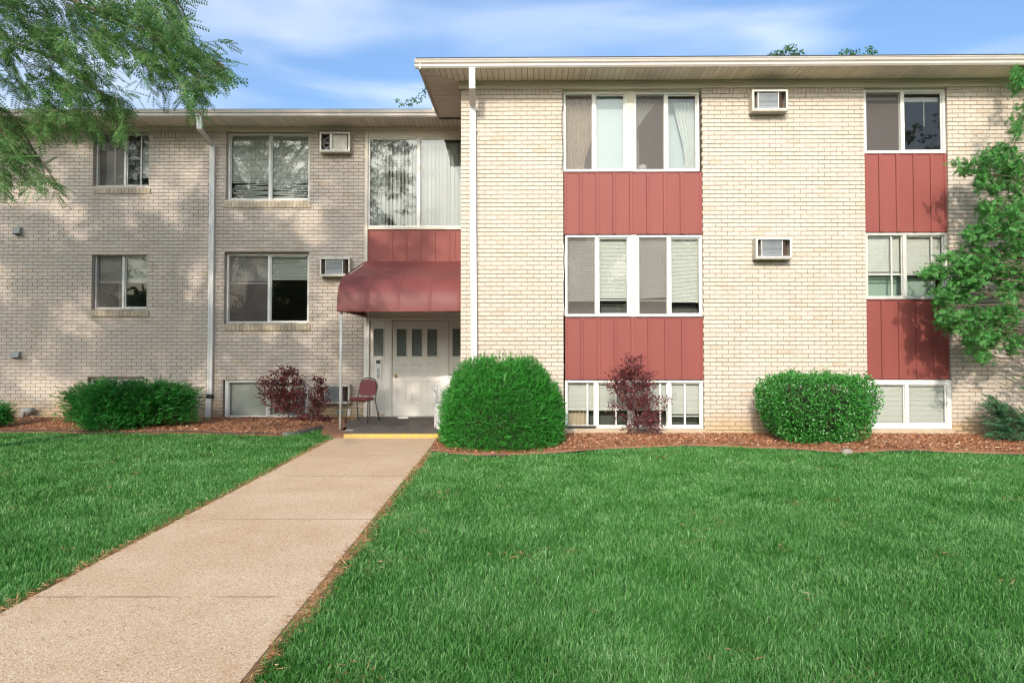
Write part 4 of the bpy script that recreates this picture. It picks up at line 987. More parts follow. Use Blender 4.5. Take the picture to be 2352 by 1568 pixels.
# --- boxy privet
pc = at(1872, 940, 11.45); PC = np.array([pc.x, 11.45, 0])
priv = thing('boxy_shrub', (PC[0], PC[1], 0), 'boxy clipped green shrub with small leaves, narrow at its foot, in the right bed', 'shrub')
def box_shrub(n, shell):
    v = RNG.normal(size=(n, 3)); v = unit(v); p = 4.6; r = 1/(np.sum(np.abs(v)**p, -1)**(1/p)); s = RNG.uniform(*shell, n)**.5
    Q = v*(r*s)[:, None]; z = (Q[:, 2]+1)/2; fl = .80+.20*np.clip(z*1.6, 0, 1)
    return np.stack([PC[0]+Q[:, 0]*.865*fl, PC[1]+Q[:, 1]*.68*fl, .06+z*1.04], -1), unit(v*[1, 1, 1.3]+[0, 0, .3])
P, N = box_shrub(34000, (.50, 1.0)); wv = nz3(P, 5.5, .3); hl = nz3(P, 2.6, 2.0)
keep = ~((wv > .38) & (N[:, 1] < .5) & (RNG.random(len(P)) < .5)) & ~((np.abs(P[:, 0]-PC[0]-.02) < .07) & (P[:, 2] < .65) & (P[:, 1] < PC[1]) & (RNG.random(len(P)) < .6))
P = P+N*(.05*nz3(P, 4.0, 1)+.03*nz3(P, 9))[:, None]; P, N = P[keep], N[keep]
M['privet'] = ramp_isl('privet_leaf', [(0, (.02, .15, .016)), (.5, (.05, .26, .035)), (.85, (.11, .37, .08)), (1, (.27, .53, .20))], .33, .22, patch=.2, pscale=6, spec=.5)
leafy('foliage', P, N+RNG.normal(size=N.shape)*.8, RNG.uniform(.028, .05, len(P)), M['privet'], priv, width=1.0)
P, N = box_shrub(260, (.98, 1.0)); P = P[P[:, 2] > .7]; N = N[:len(P)]
base = P.copy(); pos = []; dr = []
for q in P:
    L = random.uniform(.04, .12)
    for k in range(7): pos.append(q+np.array([random.gauss(0, .01), random.gauss(0, .01), L*k/6])); dr.append([random.gauss(0, 1), random.gauss(0, 1), .7])
leafy('foliage', np.array(pos), np.array(dr), RNG.uniform(.03, .045, len(pos)), M['privet'], priv)
m = MB(WF)
for k in range(26):
    a = random.uniform(0, 6.28); r = random.uniform(.1, .6); x, y = PC[0]+random.uniform(-.12, .12), PC[1]+random.uniform(-.12, .05)
    m.tube([(x, y, 0), (x+math.cos(a)*r*.35, y+math.sin(a)*r*.3, .4), (PC[0]+math.cos(a)*r, PC[1]+math.sin(a)*r*.8, 1.0)], [.014, .01, .004], 5)
m.build('branches', M['bark'], priv)
core('inner_leaves', lambda a, t: (PC[0]+.56*math.cos(a)*(.75+.25*t)*max(.05, (1-(2*t-1)**4)**.25), PC[1]+.42*math.sin(a)*(.75+.25*t)*max(.05, (1-(2*t-1)**4)**.25), .16+t*.74), M['core'], priv)

# --- spreading juniper (left), small shrub at edge, juniper at right edge
M['juniper'] = ramp_isl('juniper_needles', [(0, (.012, .10, .012)), (.5, (.025, .19, .022)), (.85, (.05, .28, .04)), (1, (.13, .38, .10))], .5, .15, patch=.25, pscale=3)
def juniper(name, c, rx, ry, h, label, nb, lean=None, sp=(.07, .13), mt='juniper', asym=0):
    o = thing(name, c, label, 'shrub'); m = MB(WF); pos = []; dr = []; rs = random.Random(int(abs(c[0])*100))
    for k in range(nb):
        a = rs.uniform(0, 6.283); rr = rs.uniform(.25, 1)**.7; zz = h*(rs.uniform(.18, 1) if rr > .55 else rs.uniform(.45, 1))*(1-.22*rr**3)
        b0 = Vector((c[0]+math.cos(a)*rx*.12, c[1]+math.sin(a)*ry*.12, .02)); tip = Vector((c[0]+math.cos(a)*rx*rr+(lean[0] if lean else 0)*zz, c[1]+math.sin(a)*ry*rr, zz))
        mid = b0.lerp(tip, .5)+Vector((0, 0, h*.10)); pts = [b0, b0.lerp(mid, .6), mid, tip]
        if k % 3 == 0: m.tube(pts, [.014, .01, .007, .003], 4)
        out = Vector((math.cos(a)*.9+(lean[0] if lean else 0), math.sin(a)*.9, .30)).normalized()
        for q in range(16):
            t = .35+.65*rs.random()**.6; p = (mid.lerp(tip, (t-.35)/.65)); j = .07
            pos.append((p.x+rs.gauss(0, j), p.y+rs.gauss(0, j), max(.03, p.z+rs.gauss(0, j*.55)))); dr.append((out.x+rs.gauss(0, .45), out.y+rs.gauss(0, .45), out.z+rs.gauss(0, .35)))
    m.build('branches', M['bark'], o); pos = np.array(pos); leafy('foliage', pos, np.array(dr), RNG.uniform(*sp, len(pos)), M[mt], o, SPRAY)
    return o
jc = at(304, 930, 13.55)
jl = juniper('juniper_shrub', (jc.x, 13.55, 0), 1.28, .62, .93, 'wide spreading green juniper against the left brick wall', 1500)
juniper('juniper_shrub', (at(245, 970, 13.0).x, 13.03, 0), .45, .2, .33, 'small bright juniper tuft at the front foot of the wide spreading juniper', 260, sp=(.05, .09))
p = at(-16, 960, 13.3); juniper('juniper_shrub', (p.x, 13.3, 0), .22, .22, .5, 'sliver of a green shrub at the far left edge, by the mulch', 160)
M['juniperg'] = ramp_isl('greyish_juniper_needles', [(0, (.02, .10, .035)), (.5, (.05, .18, .07)), (.85, (.11, .27, .13)), (1, (.2, .38, .22))], .5, .15, patch=.25, pscale=3)
# right edge juniper: long sprays reaching up and to the left
jr = thing('juniper_shrub', (8.0, 11.8, 0), 'grey green juniper with long sprays leaning left, at the right edge below the cedar', 'shrub')
pos = []; dr = []; m = MB(WF); rs = random.Random(4)
for k in range(330):
    hi = rs.random() < .45; b0 = Vector((8.75+rs.gauss(0, .25), 11.75+rs.gauss(0, .22), .05)); 
    u_, v_ = (rs.uniform(2250, 2420), 0)
    if hi: t_ = rs.random(); tip = at(2262+t_*150+rs.gauss(0, 8), 912+t_*85+rs.gauss(0, 9)+rs.random()*30, 11.75+rs.gauss(0, .2))
    else: tip = at(rs.uniform(2268, 2440), rs.uniform(960, 1012), 11.55+rs.gauss(0, .25))
    tip.z = max(tip.z, .05); mid = b0.lerp(tip, .55)+Vector((0, 0, .06)); m.tube([b0, mid, tip], [.008, .005, .002], 4); dd = (tip-mid).normalized()
    for q in range(14):
        p = mid.lerp(tip, rs.random()); pos.append((p.x+rs.gauss(0, .02), p.y+rs.gauss(0, .03), max(.03, p.z+rs.gauss(0, .02)))); dr.append((dd.x+rs.gauss(0, .22), dd.y+rs.gauss(0, .3), dd.z+rs.gauss(0, .2)))
m.build('branches', M['bark'], jr); leafy('foliage', np.array(pos), np.array(dr), RNG.uniform(.07, .14, len(pos)), M['juniperg'], jr, SPRAY)

# --- purple leaved shrubs
M['purple'] = ramp_isl('purple_leaf', [(0, (.06, .018, .022)), (.5, (.13, .032, .04)), (.85, (.24, .06, .06)), (1, (.34, .12, .09))], .4, .25)
def purple(base, blobs, D, label, ntw, leaf, group=None, trunk=None, jit=.25):
    p0 = gnd(base[0], base[1], .03); o = thing('purple_shrub', (p0.x, p0.y, 0), label, 'shrub', 'purple leaved shrubs in the mulch beds'); m = MB(WF); pos = []; dr = []; rs = random.Random(int(base[0]))
    tr = [p0]+[at(u, v, D) for u, v in trunk]; tr[0].z = -.02
    m.tube(tr, [.022-.014*k/(len(tr)-1) for k in range(len(tr))], 7)
    tot = sum(b_[4] for b_ in blobs)
    for (u, v, ru, rv, wgt) in blobs:
        for k in range(int(ntw*wgt/tot)):
            a = rs.uniform(0, 6.283); rr = math.sqrt(rs.random()); tip = at(u+math.cos(a)*ru*rr*1.3, v+math.sin(a)*rv*rr*1.2, D+rs.gauss(0, jit)); tip.z = max(.06, tip.z)
            src = min(tr[1:], key=lambda q: (q-tip).length+(.25 if q.z > tip.z else 0)); mid = src.lerp(tip, .5)+Vector((0, 0, -.02))
            if k % 2 == 0: m.tube([src, mid, tip], [.006, .004, .002], 4)
            st = src.lerp(tip, .45) if (src-tip).length > .25 else src
            n = rs.randint(9, 14); st = tip+(st-tip)*min(1, .20/max(.01, (st-tip).length)); dd = (tip-st).normalized()+Vector((0, 0, .3)); 
            for q in range(n):
                pp = st.lerp(tip, q/(n-1)); pos.append((pp.x+rs.gauss(0, .018), pp.y+rs.gauss(0, .02), max(.05, pp.z+rs.gauss(0, .03)))); s = 1 if q % 2 else -1
                dr.append((dd.x+rs.gauss(0, .8), dd.y+rs.gauss(0, .8), dd.z+rs.gauss(0, .6)))
    m.build('branches', M['purpletwig'], o); leafy('leaves', np.array(pos), np.array(dr), RNG.uniform(*leaf, len(pos)), M['purple'], o, width=.85)
purple((663, 971), [(650, 885, 45, 33, 30), (625, 905, 28, 22, 8), (680, 905, 28, 25, 12), (660, 855, 22, 12, 5), (655, 925, 42, 16, 10), (690, 940, 16, 18, 3), (642, 943, 10, 6, 1)], 14.4,
       'bushy dark purple shrub before the white framed basement window left of the awning post', 330, (.04, .065), trunk=[(662, 945), (658, 915), (652, 885), (656, 860)], jit=.22)
purple((712, 975), [(735, 900, 20, 22, 9), (742, 925, 16, 14, 5), (733, 875, 16, 10, 3), (745, 960, 12, 9, 4), (690, 963, 16, 10, 3), (722, 935, 16, 12, 3)], 14.3,
       'smaller straggly purple shrub hanging over the low air conditioner left of the awning post', 130, (.04, .06), trunk=[(716, 955), (722, 930), (733, 900), (738, 880)], jit=.15)
purple((1470, 1000), [(1450, 880, 45, 28, 26), (1440, 840, 18, 22, 6), (1468, 835, 10, 16, 3), (1415, 862, 18, 14, 4), (1495, 870, 14, 18, 4), (1462, 920, 40, 14, 8), (1500, 925, 28, 20, 6), (1495, 965, 20, 22, 10), (1515, 985, 16, 9, 3), (1410, 940, 18, 16, 3), (1460, 960, 10, 22, 3), (1538, 915, 10, 4, 1), (1440, 985, 10, 8, 2)], 12.05,
       'reddish purple shrub with leaning stem in front of the double basement window of the wing', 360, (.034, .055), trunk=[(1462, 970), (1452, 940), (1455, 900), (1450, 865), (1440, 830)], jit=.12)

# --- honey locust
def frond(nl=7, L=1.0):
    V = [(-.01, 0, 0), (.01, 0, 0), (.006, 1, -.10), (-.006, 1, -.10)]; F = [(0, 1, 2, 3)]
    for k in range(nl):
        t = (k+.8)/nl; y = t; z = -.10*t*t
        for s in (-1, 1):
            l = .24*(1-.45*abs(t-.45)); w = .05
            i = len(V); V += [(0, y, z), (s*l*.5, y+.04-w, z-.015), (s*l, y+.09, z-.04), (s*l*.5, y+.05+w, z)]; F.append((i, i+1, i+2, i+3))
    return V, F
FROND = frond()
M['locust'] = ramp_isl('locust_leaflet', [(0, (.06, .17, .045)), (.5, (.14, .30, .085)), (.85, (.25, .43, .16)), (1, (.38, .56, .26))], .45, .42, patch=.35, pscale=2.5)
lt = thing('locust_tree', (-9.6, 5.6, 0), 'feathery honey locust with drooping branches in the upper left corner', 'tree')
limbs = []
def limb(pts, r0, r1, m):
    pts = catmull([tuple(p) for p in pts], 5); n = len(pts); m.tube(pts, [r0+(r1-r0)*k/(n-1) for k in range(n)], 7); limbs.extend(pts[4:])
tm = MB(WF); T0 = Vector((-9.6, 5.6, 0)); T1 = Vector((-9.2, 5.8, 3.2))
limb([T0-Vector((0, 0, .2)), Vector((-9.5, 5.7, 1.6)), T1, Vector((-9.0, 6.0, 5)), Vector((-9.1, 6, 8))], .24, .08, tm); limbs = []
limb([T1, at(-150, -150, 7.2), at(120, -20, 6.9), at(300, 60, 6.7), at(430, 115, 6.6), at(515, 150, 6.5)], .03, .006, tm)
limb([T1, at(-200, 80, 7.0), at(60, 110, 6.8), at(200, 190, 6.6), at(280, 265, 6.5)], .025, .006, tm)
limb([T1, at(-220, 220, 7.0), at(0, 250, 6.9), at(80, 350, 6.8), at(140, 435, 6.8)], .022, .005, tm)
limb([T1+Vector((.1, 0, 1.2)), at(-100, -300, 7), at(200, -150, 6.9), at(380, -30, 6.8), at(440, 70, 6.7)], .025, .006, tm)
vis_blobs = [(-130, 80, 110, 150, 70), (-150, 300, 110, 80, 40), (-330, 150, 130, 170, 60), (-300, 380, 120, 70, 22), (150, -120, 220, 70, 70), (385, 15, 45, 40, 26), (425, 65, 28, 28, 12), (300, 20, 70, 30, 22), (450, 215, 22, 22, 7), (475, 195, 20, 18, 6), (500, 140, 30, 35, 8), (60, 50, 130, 90, 64), (190, 70, 110, 70, 58), (320, 95, 85, 55, 44), (410, 125, 60, 42, 28), (480, 135, 42, 30, 15), (510, 165, 16, 20, 5), (130, 185, 100, 45, 34), (235, 205, 70, 40, 26), (270, 255, 42, 30, 13),
             (210, 275, 40, 25, 9), (70, 275, 80, 32, 26), (165, 255, 50, 28, 14), (20, 340, 55, 50, 24), (75, 385, 36, 32, 11), (118, 425, 18, 16, 5), (0, 140, 70, 90, 34), (440, 190, 30, 22, 8), (365, 170, 30, 28, 9), (10, 410, 40, 20, 10)]
pos = []; dr = []; nr = []; sz = []
rs = random.Random(21)
def twig(p, d, L, n, fs, m=None, rad=.004):
    d = d.normalized(); pts = []; q = p.copy(); dd = d.copy()
    for k in range(5): pts.append(q.copy()); q = q+dd*(L/4); dd = (dd+Vector((0, 0, -.16))).normalized()
    if m is not None: m.tube(pts, [rad*(1-.16*k) for k in range(5)], 4)
    for k in range(n):
        t = (k+rs.random())/n*3.99; i = int(t); b_ = pts[i].lerp(pts[i+1], t-i); s = 1 if k % 2 else -1
        sd = d.cross(Vector((0, 0, 1))).normalized()*s
        pos.append(tuple(b_)); v = (d*.55+sd*.8+Vector((rs.gauss(0, .3), rs.gauss(0, .3), -.25+rs.gauss(0, .35)))); dr.append(tuple(v)); nr.append((rs.gauss(0, .45), rs.gauss(0, .45), 1)); sz.append(rs.uniform(*fs))
gm = MB(WF)
for (u, v, ru, rv, n) in vis_blobs:
    for k in range(int(n*.88)):
        a = rs.uniform(0, 6.283); rr = math.sqrt(rs.random()); p = at(u+math.cos(a)*ru*rr-38, v+math.sin(a)*rv*rr-20, 6.7+rs.gauss(0, .45))
        d = Vector((rs.uniform(.2, 1), rs.gauss(0, .35), rs.gauss(-.45, .35))); L = rs.uniform(.18, .36)
        twig(p, d, L, rs.randint(8, 11), (.105, .17), gm, .0026)
        if k % 4 == 0:
            src = min(limbs, key=lambda q: (q-p).length)
            if (src-p).length < .9: gm.tube([src, src.lerp(p, .5)+Vector((0, 0, .04)), p], [.005, .0035, .002], 4)
# the crown outside the picture that dapples the left wall
SUN_T = (-.20, .50)      # towards the sun per metre back from the wall: x, z
cnt = 0; bigm = MB(WF); tries = 0
while cnt < 2200 and tries < 60000:
    tries += 1
    X_ = rs.uniform(-13.5, -1.75); Zw = rs.uniform(-.3, 6.6); yy = rs.uniform(1.5, 9.5); dd = 15.1-yy
    if X_ > -3.2 and rs.random() < .45: continue
    if Zw < 1.2 and rs.random() < .35: continue
    g = math.sin(X_*2.5+1.3*math.sin(Zw*1.6))+math.sin(Zw*2.9+1.1*math.sin(X_*1.5+2)); 
    if g > .55 and rs.random() < .93: continue
    p = Vector((X_+SUN_T[0]*dd, yy, Zw+SUN_T[1]*dd)); u, v = proj(np.array(p))
    if u > -70 and v > -80 and v < 1700: continue
    if p.z < 2.2: continue
    twig(p, Vector((rs.gauss(.2, 1), rs.gauss(0, 1), rs.gauss(-.1, .3))), rs.uniform(.35, .6), 11, (.20, .30), None); cnt += 1
    if cnt % 50 == 0:
        q0 = T1+Vector((0, 0, rs.uniform(1, 4))); q1 = q0.lerp(p, .5)+Vector((0, 0, .5)); ok = True
        for a_, b_ in ((q0, q1), (q1, p)):
            for t_ in range(9):
                u, v = proj(np.array(a_.lerp(b_, t_/8))); ok = ok and not (u > -90 and v > -90 and v < 1700)
        if ok: tm.tube([q0, q1, p], [.04, .025, .008], 5)
print('crown twigs', cnt, tries)
M['gtwig'] = mat('green_twig', (.20, .19, .11), .8); absorb(tm, gm); tm.build('trunk', [M['bark'], M['gtwig']], lt, smooth=True)
pos = np.array(pos); V_, F_ = scatter(FROND[0], FROND[1], pos, orient(np.array(dr), np.array(nr)), np.array(sz)); npmesh('crown', V_, F_, M['locust'], lt)
print('locust faces', len(F_))

# --- cedar at the right edge
def fan_template():
    V = []; F = []
    def seg(a, b_, w):
        a = np.array(a, float); b_ = np.array(b_, float); d = unit(b_-a); n = np.array([d[1], -d[0], 0])*w; i = len(V)
        V.extend([a-n, a+n, b_+n*.5, b_-n*.5]); F.append((i, i+1, i+2, i+3))
    seg((0, 0, 0), (0, 1, -.1), .045)
    for t, l in ((.2, .42), (.38, .46), (.55, .40), (.72, .30), (.87, .2)):
        for s in (-1, 1): seg((0, t, -.02), (s*l*.75, t+l*.72, -.06-.05*s), .05)
    return V, F
FAN = fan_template()
M['cedar'] = ramp_isl('cedar_scale_leaf', [(0, (.03, .14, .022)), (.5, (.07, .26, .05)), (.85, (.14, .37, .10)), (.99, (.25, .47, .18)), (1, (.45, .2, .07))], .5, .28, patch=.3, pscale=3)
ct = thing('cedar_tree', (9.3, 10.9, 0), 'ragged green cedar reaching in from the right edge in front of the wall', 'tree')
tm = MB(WF); tr = [Vector((9.3, 10.9, -.2)), Vector((9.25, 10.95, 2)), Vector((9.3, 11, 4)), Vector((9.25, 11, 6)), Vector((9.3, 11, 7.6))]; tm.tube(tr, [.16, .13, .10, .07, .02], 8)
cb = [(2340, 180, 20, 26, 10), (2350, 250, 18, 18, 5), (2345, 295, 18, 22, 7), (2300, 370, 45, 36, 34), (2240, 385, 28, 20, 12), (2195, 380, 10, 6, 2), (2215, 402, 9, 10, 3), (2275, 420, 40, 22, 14), (2330, 425, 25, 25, 12),
      (2290, 500, 50, 42, 40), (2240, 545, 30, 22, 16), (2330, 560, 30, 50, 30), (2190, 600, 30, 22, 18), (2150, 620, 22, 12, 12), (2120, 628, 14, 7, 6), (2250, 610, 50, 40, 44), (2320, 650, 38, 40, 30), (2210, 660, 34, 32, 28), (2165, 690, 22, 28, 16), (2175, 735, 24, 26, 18),
      (2230, 740, 40, 34, 30), (2300, 735, 40, 36, 28), (2260, 790, 44, 22, 20), (2240, 815, 20, 10, 5), (2330, 790, 22, 25, 10), (2340, 470, 18, 30, 12)]
pos = []; dr = []; rs = random.Random(8); gm = MB(WF)
for (u, v, ru, rv, n) in cb:
    for k in range(int(n*1.15)):
        a = rs.uniform(0, 6.283); rr = math.sqrt(rs.random()); D = 11.35+rs.gauss(0, .28); tip = at(u+math.cos(a)*ru*rr, v+math.sin(a)*rv*rr, min(D, 12.0))
        d = Vector((rs.uniform(-1, .1), rs.gauss(0, .5), rs.gauss(-.05, .45))).normalized(); st = tip-d*rs.uniform(.12, .26)
        gm.tube([st, tip], [.004, .002], 4)
        if k % 7 == 0:
            src = min(tr, key=lambda q: abs(q.z-(tip.z-.3))); src = Vector((9.28, 10.95, max(.3, tip.z-rs.uniform(.2, .9)))); tm.tube([src, src.lerp(st, .55)+Vector((0, 0, .12)), st], [.016, .009, .004], 5)
        for q in range(16):
            p = st.lerp(tip, rs.random()); pos.append((p.x+rs.gauss(0, .03), p.y+rs.gauss(0, .04), p.z+rs.gauss(0, .03))); dr.append((d.x+rs.gauss(0, .75), d.y+rs.gauss(0, .7), d.z+rs.gauss(0, .7)))
# the rest of the crown, beyond the picture
for k in range(900):
    z = rs.uniform(.8, 8.0); r = 1.9*(1-(z/8.4)**1.5)+.3; a = rs.uniform(0, 6.283); rr = r*math.sqrt(rs.uniform(.1, 1)); p = Vector((9.6+math.cos(a)*rr, 10.95+math.sin(a)*rr*.7, z)); u, v = proj(np.array(p))
    if -50 < u < 2360 and 0 < v < 1568: continue
    if p.y > 12.1: continue
    for q in range(12): pos.append((p.x+rs.gauss(0, .12), p.y+rs.gauss(0, .12), p.z+rs.gauss(0, .12))); dr.append((math.cos(a)+rs.gauss(0, .7), math.sin(a)+rs.gauss(0, .7), rs.gauss(0, .7)))
absorb(tm, gm); tm.build('trunk', [M['bark'], M['gtwig']], ct, smooth=True)
leafy('crown', np.array(pos), np.array(dr), RNG.uniform(.06, .12, len(pos)), M['cedar'], ct, FAN); print('cedar', len(pos))

# --- ordinary broadleaf trees: three behind the roof, and those across the street behind the camera
M['farleaf'] = ramp_isl('broad_leaf', [(0, (.03, .09, .02)), (.5, (.06, .17, .04)), (1, (.13, .28, .08))], .5, .3, patch=.4, pscale=.6)
def broad(x, y, h, r, label, n, ls, group, trunk_r=.2, seed=1, pts_top=None, base_z=.25):
    o = thing('broadleaf_tree', (x, y, 0), label, 'tree', group); rs = random.Random(seed); m = MB(WF); m.tube([(x, y, -.2), (x+.1, y, h*.4), (x, y, h*.8)], [trunk_r, trunk_r*.7, trunk_r*.25], 8)
    cl_ = []
    for k in range(38):
        a = rs.uniform(0, 6.283); t = rs.uniform(base_z, .93); rr = r*math.sqrt(rs.uniform(.1, 1))*(1-abs(t-.55)**2*2.6); c = Vector((x+math.cos(a)*rr, y+math.sin(a)*rr, h*t)); cl_.append((c, rs.uniform(.5, 1.0)*r*.33))
        if k % 2 == 0: m.tube([(x, y, h*t*.6), tuple(Vector((x, y, h*t*.8)).lerp(c, .5)), tuple(c)], [.07, .04, .015], 5)
    for p in (pts_top or []): cl_.append(p)
    m.build('trunk', M['bark'], o); P = []
    wsum = sum(c[1]**2 for c in cl_)
    for c, rad in cl_:
        k = max(20, int(n*rad*rad/wsum)); v = unit(RNG.normal(size=(k, 3)))*(RNG.uniform(.3, 1, k)**.5)[:, None]*rad; P.append(np.array(c)+v*[1, 1, .8])
    P = np.vstack(P); leafy('crown', P, RNG.normal(size=P.shape)+[0, 0, -.2], RNG.uniform(*ls, len(P)), M['farleaf'], o, width=1.2)
def top_pts(lst, D): return [(at(u, v, D), r) for u, v, r in lst]
broad(at(1805, 200, 33).x, 33, 14.3, 2.4, 'green treetop just showing over the roof, left one of two above the wing', 14000, (.08, .15), 'trees behind the building', seed=3, pts_top=top_pts([(1785, 130, .40), (1812, 122, .45), (1835, 130, .35), (1772, 133, .25), (1812, 112, .2)], 33))
broad(at(1970, 200, 33).x, 33, 14.0, 2.4, 'green treetop just showing over the roof, right one of two above the wing', 14000, (.08, .15), 'trees behind the building', seed=5, pts_top=top_pts([(1940, 127, .32), (1965, 128, .3), (2000, 124, .32), (1998, 114, .16), (1950, 118, .15)], 33))
broad(at(950, 260, 30).x, 30, 10.6, 2.0, 'leafy twigs poking up behind the inner corner of the two roofs', 9000, (.07, .13), 'trees behind the building', seed=7, pts_top=top_pts([(938, 238, .22), (918, 238, .14), (960, 228, .2), (973, 215, .16), (975, 205, .09), (950, 230, .12), (912, 231, .07)], 30))
bk = [(-15, -17, 10.0, 4.0), (-8.5, -20, 9.0, 3.6), (-2.5, -17, 7.2, 2.8), (3.2, -19, 9.6, 3.4), (9.5, -18, 8.0, 3.6), (17, -21, 10.0, 4.2), (26, -20, 9, 4)]
for k, (x, y, h, r) in enumerate(bk):
    broad(x, y, h, r, 'broadleaf tree across the street behind the viewer, mirrored in the window glass', 9000, (.2, .4), 'trees across the street', seed=30+k, trunk_r=.22, base_z=.12)

n = 26000; P = np.stack([RNG.uniform(-75, 75, n), RNG.uniform(-37, -31, n), RNG.uniform(0, 1, n)**.8], -1)
P[:, 2] *= 5.2+1.2*np.sin(P[:, 0]*.35)+.8*np.sin(P[:, 0]*1.1+2)
tag(leafy('treeline', P, RNG.normal(size=P.shape), RNG.uniform(.5, 1.0, n), M['farleaf'], None, width=1.3), 'far wooded edge behind the viewer, seen only mirrored in the window glass', 'treeline', kind='stuff')
# ------------------------------------------------------------------ chairs and bucket
def cframe(c, ang): return Frame((c[0], c[1], c[2]), ang)
cp = gnd(843, 967, .06); CF = cframe((cp.x-.07, 14.15, .06), R(-16))
ch = thing('stacking_chair', (cp.x, 14.15, .06), 'maroon padded stacking chair with a torn seat, left of the entrance door', 'chair')
# local: x right, d towards viewer, z up
m = MB(CF); m.smooth = True
import itertools
def rounded(m, cx, w, h, z0, d, t, top_r, tilt, n=10):
    pts = []
    for k in range(n+1): a = math.pi*k/n; pts.append((cx+w/2*math.cos(a), z0+h-top_r+top_r*math.sin(a)))
    pts = [(cx+w/2*.93, z0+.02), (cx+w/2, z0+.08)]+pts+[(cx-w/2, z0+.08), (cx-w/2*.93, z0+.02), (cx-w/4, z0-.004), (cx+w/4, z0-.004)]
    f = [m.pt(x, d+t/2-(z-z0)*tilt, z) for x, z in pts]; b_ = [m.pt(x, d-t/2-(z-z0)*tilt, z) for x, z in pts]
    m.face(f); m.face(b_[::-1])
    for k in range(len(pts)): m.face([f[k], b_[k], b_[(k+1) % len(pts)], f[(k+1) % len(pts)]])
m = MB(CF); rounded(m, 0, .36, .33, .50, -.19, .045, .13, .16); bk_ = m.build('backrest', M['vinylred'], ch)
m = MB(CF); rows = []
for (s, z) in ((.93, .425), (1, .44), (1, .465), (.9, .478)):
    rows.append([m.pt(.215*s*math.copysign(abs(math.cos(a))**.6, math.cos(a)), .02+.20*s*math.copysign(abs(math.sin(a))**.6, math.sin(a)), z) for a in [6.2832*k/24 for k in range(24)]])
for a, b_ in zip(rows, rows[1:]):
    for i in range(24): m.face([a[i], a[(i+1) % 24], b_[(i+1) % 24], b_[i]])
m.face(rows[0][::-1]); m.face(rows[-1]); m.build('seat', M['vinylred'], ch, smooth=True)
m = MB(CF); m.quad((-.10, .16, .43), (.12, .10, .43), (.03, .12, .32), (-.0, .14, .36)); m.quad((-.12, .05, .43), (.12, .08, .43), (.05, .12, .30), (-.02, .1, .36)); m.build('torn_lining', M['padding'], ch)
for s in (-1, 1):
    m = MB(CF); m.tube([(s*.235, .26, 0), (s*.215, .20, .43), (s*.205, .10, .435)], .0125, 8); m.build('leg', M['chairleg'], ch, smooth=True)
    m = MB(CF); m.tube([(s*.235, -.25, 0), (s*.205, -.12, .43)], .0125, 8); m.build('leg', M['chairleg'], ch, smooth=True)
arc = [(-.2, -.14, .40)]+[(-.195, -.18, .55)]+[(-.195*math.cos(a), -.20-.05*1, .70+.16*math.sin(a)) for a in [math.pi*k/10 for k in range(11)]]+[(.195, -.18, .55), (.2, -.14, .40)]
m = MB(CF); m.tube(arc, .0125, 8); m.build('back_frame', M['chairleg'], ch, smooth=True)

# white plastic garden chair
WC = Frame((-1.235, 13.45, .06), R(6)); wc = thing('garden_chair', (-1.235, 13.45, .06), 'white plastic garden chair half hidden behind the rounded yew', 'chair')
for s in (-1, 1):
    for (d, dt) in ((.26, .20), (-.26, -.20)):
        m = MB(WC); m.tube([(s*.26, d, 0), (s*.235, dt, .42)], [.017, .026], 8); m.build('leg', M['plastic'], wc, smooth=True)
m = MB(WC); m.bbox(-.24, .24, -.22, .24, .40, .43, .01); m.build('seat', M['plastic'], wc)
m = MB(WC); n = 12; rows = []
for zz, dd in ((.43, -.20), (.6, -.24), (.75, -.28)): pass
hoop = [(-.24, -.20, .42), (-.26, -.24, .60)]+[(-.25*math.cos(a), -.27-.03*math.sin(a), .66+.24*math.sin(a)) for a in [math.pi*k/12 for k in range(13)]]+[(.26, -.24, .60), (.24, -.20, .42)]
m.tube(hoop, .02, 8)
for k in range(-3, 4):
    x = k*.062; zt_ = .66+.24*math.sqrt(max(0, 1-(x/.25)**2)); m.box(x-.02, x+.02, -.29, -.275, .43, zt_)
m.build('backrest', M['plastic'], wc)
for s in (-1, 1):
    m = MB(WC); m.tube([(s*.25, .21, .42), (s*.275, .22, .60), (s*.28, .16, .65), (s*.28, -.1, .66), (s*.262, -.24, .64)], [.018, .02, .024, .024, .018], 8); m.build('armrest', M['plastic'], wc, smooth=True)
bp = (-1.30, 13.0); bu = thing('bucket', (bp[0], bp[1], .06), 'white plastic bucket with a lid, standing in front of the garden chair', 'bucket')
m = MB(WF); m.lathe([(.125, 0), (.13, .01), (.148, .33), (.15, .34)], bp[0], bp[1], 24, .06); m.build('body', M['plastic'], bu, smooth=True)
m = MB(WF); m.lathe([(.156, .325), (.158, .35), (.15, .365), (.02, .362)], bp[0], bp[1], 24, .06); m.build('lid', M['plastic'], bu)

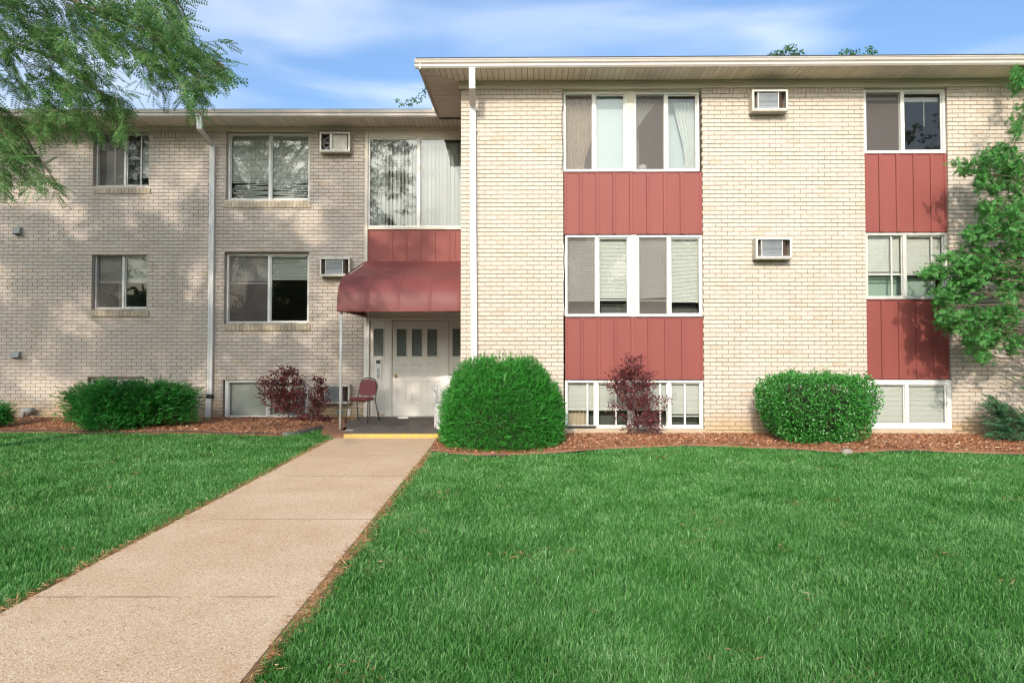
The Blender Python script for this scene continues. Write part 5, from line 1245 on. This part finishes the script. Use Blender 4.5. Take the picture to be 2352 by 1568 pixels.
# ------------------------------------------------------------------ sky and sun
SUN_EL = math.atan(.50*math.cos(math.atan(.2))); SUN_AZ = math.atan(.2)
tosun = Vector((-math.sin(SUN_AZ)*math.cos(SUN_EL), -math.cos(SUN_AZ)*math.cos(SUN_EL), math.sin(SUN_EL)))
sl = bpy.data.lights.new('sun', 'SUN'); sl.energy = 2.0; sl.angle = R(.9); sl.color = (1.0, .88, .76)
so = bpy.data.objects.new('sun', sl); COL.objects.link(so); so.rotation_euler = tosun.to_track_quat('Z', 'Y').to_euler(); so.location = (-4, -10, 12)
w = bpy.data.worlds.new('World'); SC.world = w; w.use_nodes = True; t = w.node_tree; t.nodes.clear()
N_ = t.nodes.new; Lk = t.links.new
sky = N_('ShaderNodeTexSky'); sky.sky_type = 'NISHITA'; sky.sun_disc = False; sky.sun_elevation = SUN_EL
sky.sun_rotation = math.atan2(tosun.x, tosun.y); sky.air_density = 1.0; sky.dust_density = 5.5; sky.ozone_density = 3.0
tc = N_('ShaderNodeTexCoord'); mp = N_('ShaderNodeMapping'); mp.inputs['Scale'].default_value = (1.3, 1.0, 6.5); mp.inputs['Rotation'].default_value = (0, R(7), 0)
nz = N_('ShaderNodeTexNoise'); nz.inputs['Scale'].default_value = 1.9; nz.inputs['Detail'].default_value = 5; nz.inputs['Roughness'].default_value = .45; nz.inputs['Distortion'].default_value = .6
Lk(tc.outputs['Generated'], mp.inputs['Vector']); Lk(mp.outputs[0], nz.inputs['Vector'])
mr = N_('ShaderNodeMapRange'); mr.inputs['From Min'].default_value = .40; mr.inputs['From Max'].default_value = .78; mr.inputs['To Max'].default_value = .36; mr.interpolation_type = 'SMOOTHSTEP'
Lk(nz.outputs['Fac'], mr.inputs['Value'])
mx = N_('ShaderNodeMix'); mx.data_type = 'RGBA'; mx.inputs['B'].default_value = (7.5, 7.4, 7.3, 1)
tint = N_('ShaderNodeMix'); tint.data_type = 'RGBA'; tint.blend_type = 'MULTIPLY'; tint.inputs['Factor'].default_value = 1; tint.inputs['B'].default_value = (.98, 1.12, 1.22, 1)
Lk(sky.outputs[0], tint.inputs['A']); Lk(tint.outputs['Result'], mx.inputs['A']); Lk(mr.outputs[0], mx.inputs['Factor'])
bg = N_('ShaderNodeBackground'); bg.inputs['Strength'].default_value = .15; out = N_('ShaderNodeOutputWorld'); Lk(mx.outputs['Result'], bg.inputs[0]); Lk(bg.outputs[0], out.inputs[0])
SC.view_settings.view_transform = 'Standard'; SC.view_settings.look = 'None'; SC.view_settings.gamma = 1; SC.view_settings.use_curve_mapping = False; SC.view_settings.exposure = 0.62
SC.cycles.max_bounces = 8; SC.cycles.transparent_max_bounces = 24; SC.cycles.diffuse_bounces = 3; SC.cycles.glossy_bounces = 4; SC.cycles.use_denoising = True; SC.cycles.denoiser = 'OPENIMAGEDENOISE'; SC.cycles.denoising_input_passes = 'RGB_ALBEDO_NORMAL'; SC.cycles.denoising_prefilter = 'NONE'; SC.cycles.use_adaptive_sampling = False; SC.cycles.filter_width = 1.3; SC.cycles.sample_clamp_indirect = 4
